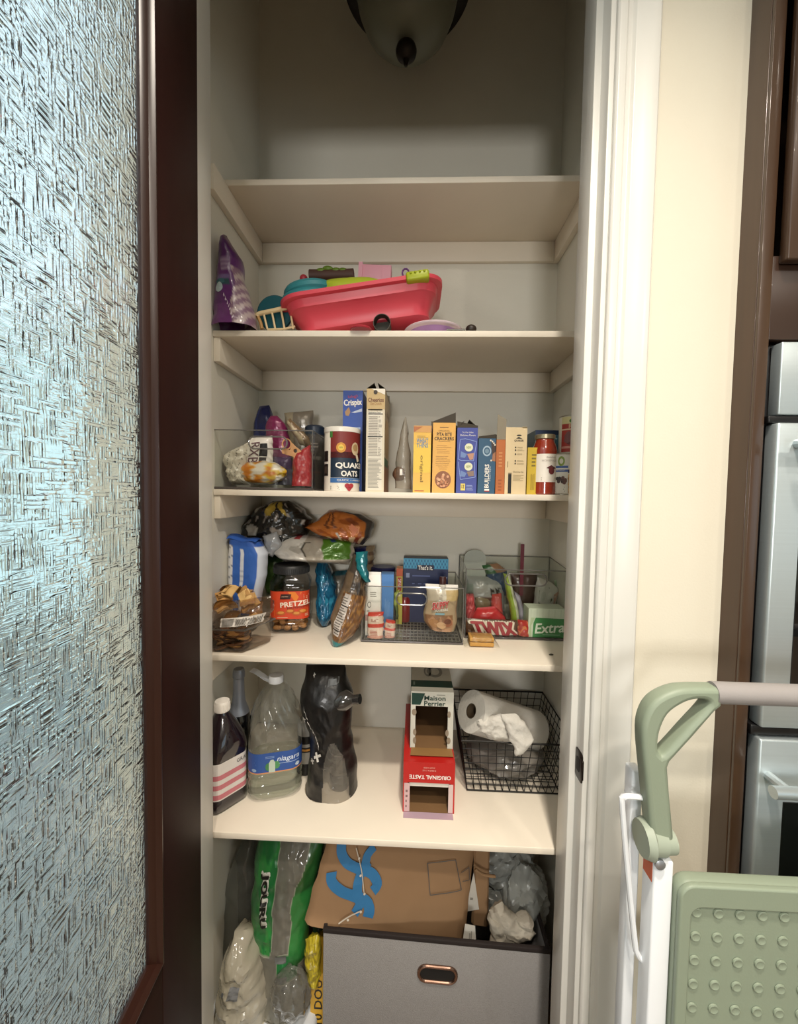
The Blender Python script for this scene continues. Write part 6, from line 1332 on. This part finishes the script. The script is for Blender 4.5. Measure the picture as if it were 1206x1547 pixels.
# brown paper bag
yb3 = 1.14
b = Bag([(500, 1240), (490, 1285), (478, 1325), (467, 1366)], [(735, 1258), (722, 1310), (712, 1370), (703, 1432)], yb3, .034, amp=.005, freq=7, seed=91, ends=(0, 0), flat=8, lean=(.05, -.014), yaw=.03)
t = Thing('paper_bag', 'brown paper bag with a blue swirl print, stuffed on top of the linen bin', 'paper bag', (at(590, 1390, yb3).x, yb3, .30))
m_kp = M('brown_kraft_paper', '#9c7a58', .8, var=.08, ns=9, bump=.25, bs=14)
t.add('bag', b.build(lambda a, t: '#9c7a58', 44, 30), m_kp, angle=60)
f = b.face(t, None, .003); bl_ = P('#2f78ad', .6)
def stroke(pts, w, mat=bl_, layer=2):
    s = spline(pts, 8); mb = []
    for i, p in enumerate(s):
        d = (s[min(i+1, len(s)-1)]-s[max(i-1, 0)]).normalized(); n = V3((-d.y*.62, d.x*1.6, 0)).normalized()
        mb.append((p, n))
    vs = [];
    for p, n in mb: vs += [(p.x+n.x*w, p.y+n.y*w*1.55), (p.x-n.x*w, p.y-n.y*w*1.55)]
    f.put(vs, [(2*i, 2*i+1, 2*i+3, 2*i+2) for i in range(len(mb)-1)], mat, 'print', layer)
def pq(u, v):
    best = None
    for i in range(0, 61):
        for j in range(0, 61):
            p = b.S(i/30-1, 1-j/60); d = p-EYE; w_ = d.dot(FW); uu = 603+FPX*d.dot(RT)/w_; vv = 773.5-FPX*d.dot(UP)/w_; e = (uu-u)**2+(vv-v)**2
            if best is None or e < best[0]: best = (e, i/60, j/60)
    return best[1], best[2]
stroke([pq(*p) for p in ((516, 1270), (516, 1288), (524, 1301), (545, 1310), (563, 1318), (570, 1332), (564, 1345))], .030)
stroke([pq(*p) for p in ((502, 1316), (504, 1330), (514, 1343), (535, 1350), (552, 1357), (560, 1370), (556, 1384))], .032)
stroke([pq(*p) for p in ((556, 1300), (545, 1318), (540, 1340), (544, 1360))], .028); stroke([pq(*p) for p in ((566, 1276), (557, 1292), (552, 1310))], .026); stroke([pq(*p) for p in ((548, 1352), (542, 1366), (536, 1376))], .027)
stroke([pq(*p) for p in ((541, 1276), (546, 1310), (552, 1346))], .003, P('#c9bfb0'), 4); stroke([pq(*p) for p in ((514, 1388), (528, 1380), (546, 1371))], .004, P('#c9bfb0'), 4)
for u, v in ((543, 1289), (547, 1317), (552, 1344), (546, 1371), (529, 1382)): x, y = pq(u, v); f.ell(x, y, .007, .012, P('#d9d0c2'), 8, layer=5)
og = P('#5c5a58', .8); pts = [pq(*p) for p in ((646, 1303), (690, 1296), (698, 1340), (651, 1349), (646, 1303))]
for p, q in zip(pts, pts[1:]): stroke([p, ((p[0]+q[0])/2, (p[1]+q[1])/2), q], .0022, og)
pts = [pq(*p) for p in ((697, 1315), (708, 1308), (708, 1325), (699, 1330))]
for p, q in zip(pts, pts[1:]): stroke([p, ((p[0]+q[0])/2, (p[1]+q[1])/2), q], .002, og)
f.done()
b = Bag([(716, 1280), (716, 1330), (712, 1393)], [(740, 1282), (739, 1330), (738, 1397)], yb3+.055, .012, amp=.002, ends=(0, 0), flat=8, seed=92); t.add('side_gusset', b.build(lambda a, t: '#9c7a58', 8, 12), m_kp)
t.add('twisted_handle', MB().tube(spline([at(718, 1313, yb3+.02), at(730, 1321, yb3+.02), at(748, 1324, yb3+.03)], 4), .0042, 8), M('kraft_cord', '#a3805c', .8))
# receipts
def paper(label, pts, Y, rot=0):
    ps = [at(u, v, Y) for u, v in pts]; mb = MB(); n = V3((0, .0012, 0)); k = len(ps); mb.add(ps+[p+n for p in ps], [tuple(range(k)), tuple(range(2*k-1, k-1, -1))]+[(i, (i+1) % k, k+(i+1) % k, k+i) for i in range(k)])
    t = Solo('receipt', label, 'paper', mb, P('#d3cdc2', .7), sum(ps, V3())/k, 'receipts in the bin', smooth=False)
    return t
t = paper('narrow wedge of white receipt showing behind the paper bag', [(716, 1318), (724, 1374), (704.5, 1377), (711, 1340)], yb3+.045); 
f = plane_face(at(709, 1360, yb3+.044), X, Z, .02, .02, t); f.lines(.1, .1, .8, .5, 2, P('#6a645c'), 2); f.done()
t = paper('lower white receipt standing at the linen bin rim', [(703, 1396), (718, 1399), (720, 1432), (698, 1430)], yb3-.03)
f = plane_face(at(706, 1424, yb3-.031), X, Z, .02, .045, t); f.lines(.25, .1, .7, .8, 3, P('#7a746c'), 2, vert=True); f.done()
# grey carrier bags and a white cloth
gbm = CLEAR('grey_carrier_film', '#9c9c98', .25, .8, bump=.6, bs=18, milky=.7, milk='#c4c6c0')
def carrier(label, u, v, Y, r, seed, mat=gbm, **kw):
    c = at(u, v, Y); return Solo('carrier_bag', label, 'bag', blob(c, r, .42, 9, seed, 5, **kw), mat, c, 'carrier bags in the linen bin')
carrier('big crumpled grey carrier bag in the far corner of the linen bin', 788, 1350, 1.24, (.062, .06, .10), 21)
carrier('grey carrier bag tucked under the lowest shelf beside the paper bag', 762, 1300, 1.27, (.075, .05, .06), 24)
carrier('low grey carrier bag behind the white cloth', 770, 1370, 1.25, (.075, .05, .07), 27)
clm = M('cream_cloth', '#b9b0a0', .85, var=.08, ns=20, bump=.3, bs=150)
t = Thing('cloth', 'twisted cream cloth draped over the linen bin rim', 'cloth', (at(770, 1400, 1.15).x, 1.15, .33))
for L_, R_2, s in (([(738, 1376), (744, 1392), (764, 1414), (784, 1424)], [(758, 1362), (770, 1378), (792, 1392), (812, 1410)], 93), ([(738, 1380), (741, 1405), (740, 1432)], [(752, 1386), (770, 1405), (786, 1436)], 94), ([(778, 1386), (782, 1392), (786, 1400)], [(800, 1384), (806, 1394), (804, 1400)], 95)):
    b = Bag(L_, R_2, 1.13, .026, amp=.012, freq=22, seed=s, flat=1.5, endw=.12); t.add('fold', b.build(lambda a, k: '#b9b0a0', 24, 24), clm)

# ---- plastic bags beside the bin
Yb = 1.12
cw = CLEAR('white_carrier_film', '#d6d6d0', .12, 1.2, bump=.9, bs=16, milky=.42, milk='#cfcbc2')
cw2 = CLEAR('clear_grey_film', '#c4c6c2', .10, 1.2, bump=.8, bs=14, milky=.22, milk='#b4b6b0')
b = Bag([(372, 1262), (350, 1300), (338, 1360), (330, 1420), (326, 1440), (326, 1466)], [(384, 1262), (392, 1310), (394, 1370), (392, 1420), (390, 1440), (392, 1466)], Yb+.10, .10, amp=.014, freq=12, seed=101, lean=(.02, 0), ends=(1, 0), floor=.1005)
t = Thing('plastic_bag', 'tall grey see-through plastic bag against the pantry wall', 'bag', (bagbase(b, 0).x, Yb+.10, .0)); t.add('film', b.build(lambda a, t: '#ffffff', 36, 44), cw2)
b = Bag([(355, 1405), (342, 1440), (332, 1480), (328, 1520), (330, 1540)], [(372, 1405), (396, 1440), (404, 1480), (408, 1520), (410, 1540)], Yb-.02, .12, amp=.018, freq=20, seed=102, ends=(1, 0), floor=.1005)
t = Thing('plastic_bag', 'bulging white plastic bag knotted at its top, beside the green bag', 'bag', (bagbase(b, 0).x, Yb-.02, 0)); t.add('film', b.build(lambda a, t: '#ffffff', 40, 44), CLEAR('milk_film', '#e0dcd0', .12, 1.4, bump=1, bs=24, milky=.75, milk='#e0d8c4'))
f = b.face(t, None, .002); f.rect(.36, .52, .60, .64, P('#77787a'), 4, skew=.05); f.rect(.22, .52, .28, .58, P('#55585c'), 2); f.done()
def pgr(a, t):
    k = noise.noise(V3((a*2, t*4, 6)))*.25
    if -.98 < a+k*.3 < -.15-.35*max(0, (.30-t)) and t < .60: return '#1f6a34' if noise.noise(V3((a*5, t*9, 1))) > -.1 else '#2c7f3a'
    if a+k > .42+.35*abs(t-.38) and t < .70: return '#2a5c2c' if t < .3 else '#2f7a3a'
    if .60 < t < .74 and .05 < a < .75: return '#23703a'
    return '#a6a294'
b = Bag([(385, 1255), (384, 1300), (380, 1350), (384, 1400), (390, 1440), (396, 1490), (392, 1512)], [(490, 1255), (485, 1300), (476, 1350), (468, 1400), (464, 1440), (470, 1490), (474, 1512)], Yb+.03, .11, amp=.012, freq=14, seed=103, lean=(.03, -.02), ends=(1, 0), floor=.1005)
t = Thing('plastic_bag', 'clear plastic bag with broad green printed bands and black lettering', 'bag', (bagbase(b, 0).x, Yb+.03, 0)); mb = b.build(pgr, 54, 64)
def isg(i): c = mb.c[i]; return c[1] > c[0]*1.6
mb.m = [0 if sum(isg(i) for i in fc) >= 2 else 1 for fc in mb.f]
t.add('film', mb, [MV('green_print_film', .3, coat=.4, bump=.4, bs=25), CLEAR('wrap_film', '#d4d2c8', .1, 1.3, bump=.9, bs=18, milky=.5, milk='#b4b0a2')])
f = b.face(t, None, .002); f.text('JOURU', .26, .68, .27, .12, P('#e0ddd2'), rot=-1.45, fat=.11, layer=1); f.text('JOURU', .26, .68, .27, .12, BK, rot=-1.45, fat=.035, layer=4)
f.poly([(.0, .33), (.10, .39), (.34, .42), (.20, .33), (.06, .24)], P('#1d6434')); f.rect(.50, .36, .70, .40, P('#6a6c6a'), 3); f.rect(.52, .26, .72, .29, P('#4a4c4c'), 3); f.rect(.62, .232, .72, .25, BK, 2, layer=2); f.done()
t = Thing('sponge_pack', 'crinkled yellow film pack wedged between the green bag and the linen bin', 'bag', (at(474, 1460, 1.09).x, 1.09, .2))
b = Bag([(463, 1418), (460, 1445), (466, 1470), (472, 1490)], [(480, 1412), (486, 1440), (484, 1470), (480, 1493)], 1.09, .03, amp=.012, freq=30, seed=104); t.add('film', b.build(lambda a, k: '#b3a22a' if noise.noise(V3((a*6, k*8, 3))) > -.1 else '#8f7f1c', 26, 34), film)
xa, xb = at(469, 1540, 1.10).x, A.x-.002; mb = MB().box((xa, 1.10, 0), (xb, 1.30, at(478, 1470, 1.10).z)); t = Solo('carton', 'yellow carton with sideways black lettering, against the linen bin', 'carton', mb, P('#c79a2c', .5), ((xa+xb)/2, 1.2, 0), smooth=False)
f = plane_face(V3((xa, 1.10, 0)), X, Z, xb-xa, at(478, 1470, 1.10).z, t); f.text('10 DOU', .58, .60, .62, .62, P('#1c1a14'), rot=PI/2, bold=.012); f.done()
mb = blob(at(440, 1500, Yb-.05), (.045, .035, .055), .35, 9, 33, 4, floor=.1005); Solo('plastic_bag', 'small glossy clear bag with grey print before the green bag', 'bag', mb, CLEAR('shiny_film', '#d0cec8', .05, 1.6, bump=1, bs=22, milky=.3, milk='#b0aea6'), at(440, 1505, Yb-.03))
wb = MB(); a, c = at(334, 1530, 1.04), at(466, 1532, 1.04); wb.box((a.x-.06, .985, 0), (c.x+.01, 1.28, .0995)); Solo('bag_of_rice', 'white sack lying flat on the pantry floor under the plastic bags', 'sack', wb, P('#c9cdd2', .5), ((a.x+c.x)/2, 1.12, 0), bevel=.02)
b = Bag([(470, 1300), (474, 1350), (470, 1420)], [(500, 1280), (496, 1350), (492, 1420)], 1.24, .05, amp=.008, freq=14, seed=105)
t = Thing('plastic_bag', 'dark green and navy bag in the shadow behind the paper bag', 'bag', (bagbase(b, .3).x, 1.24, .3)); t.add('film', b.build(lambda a, k: '#123a54' if k < .25 else '#1c3c22', 20, 30), film)
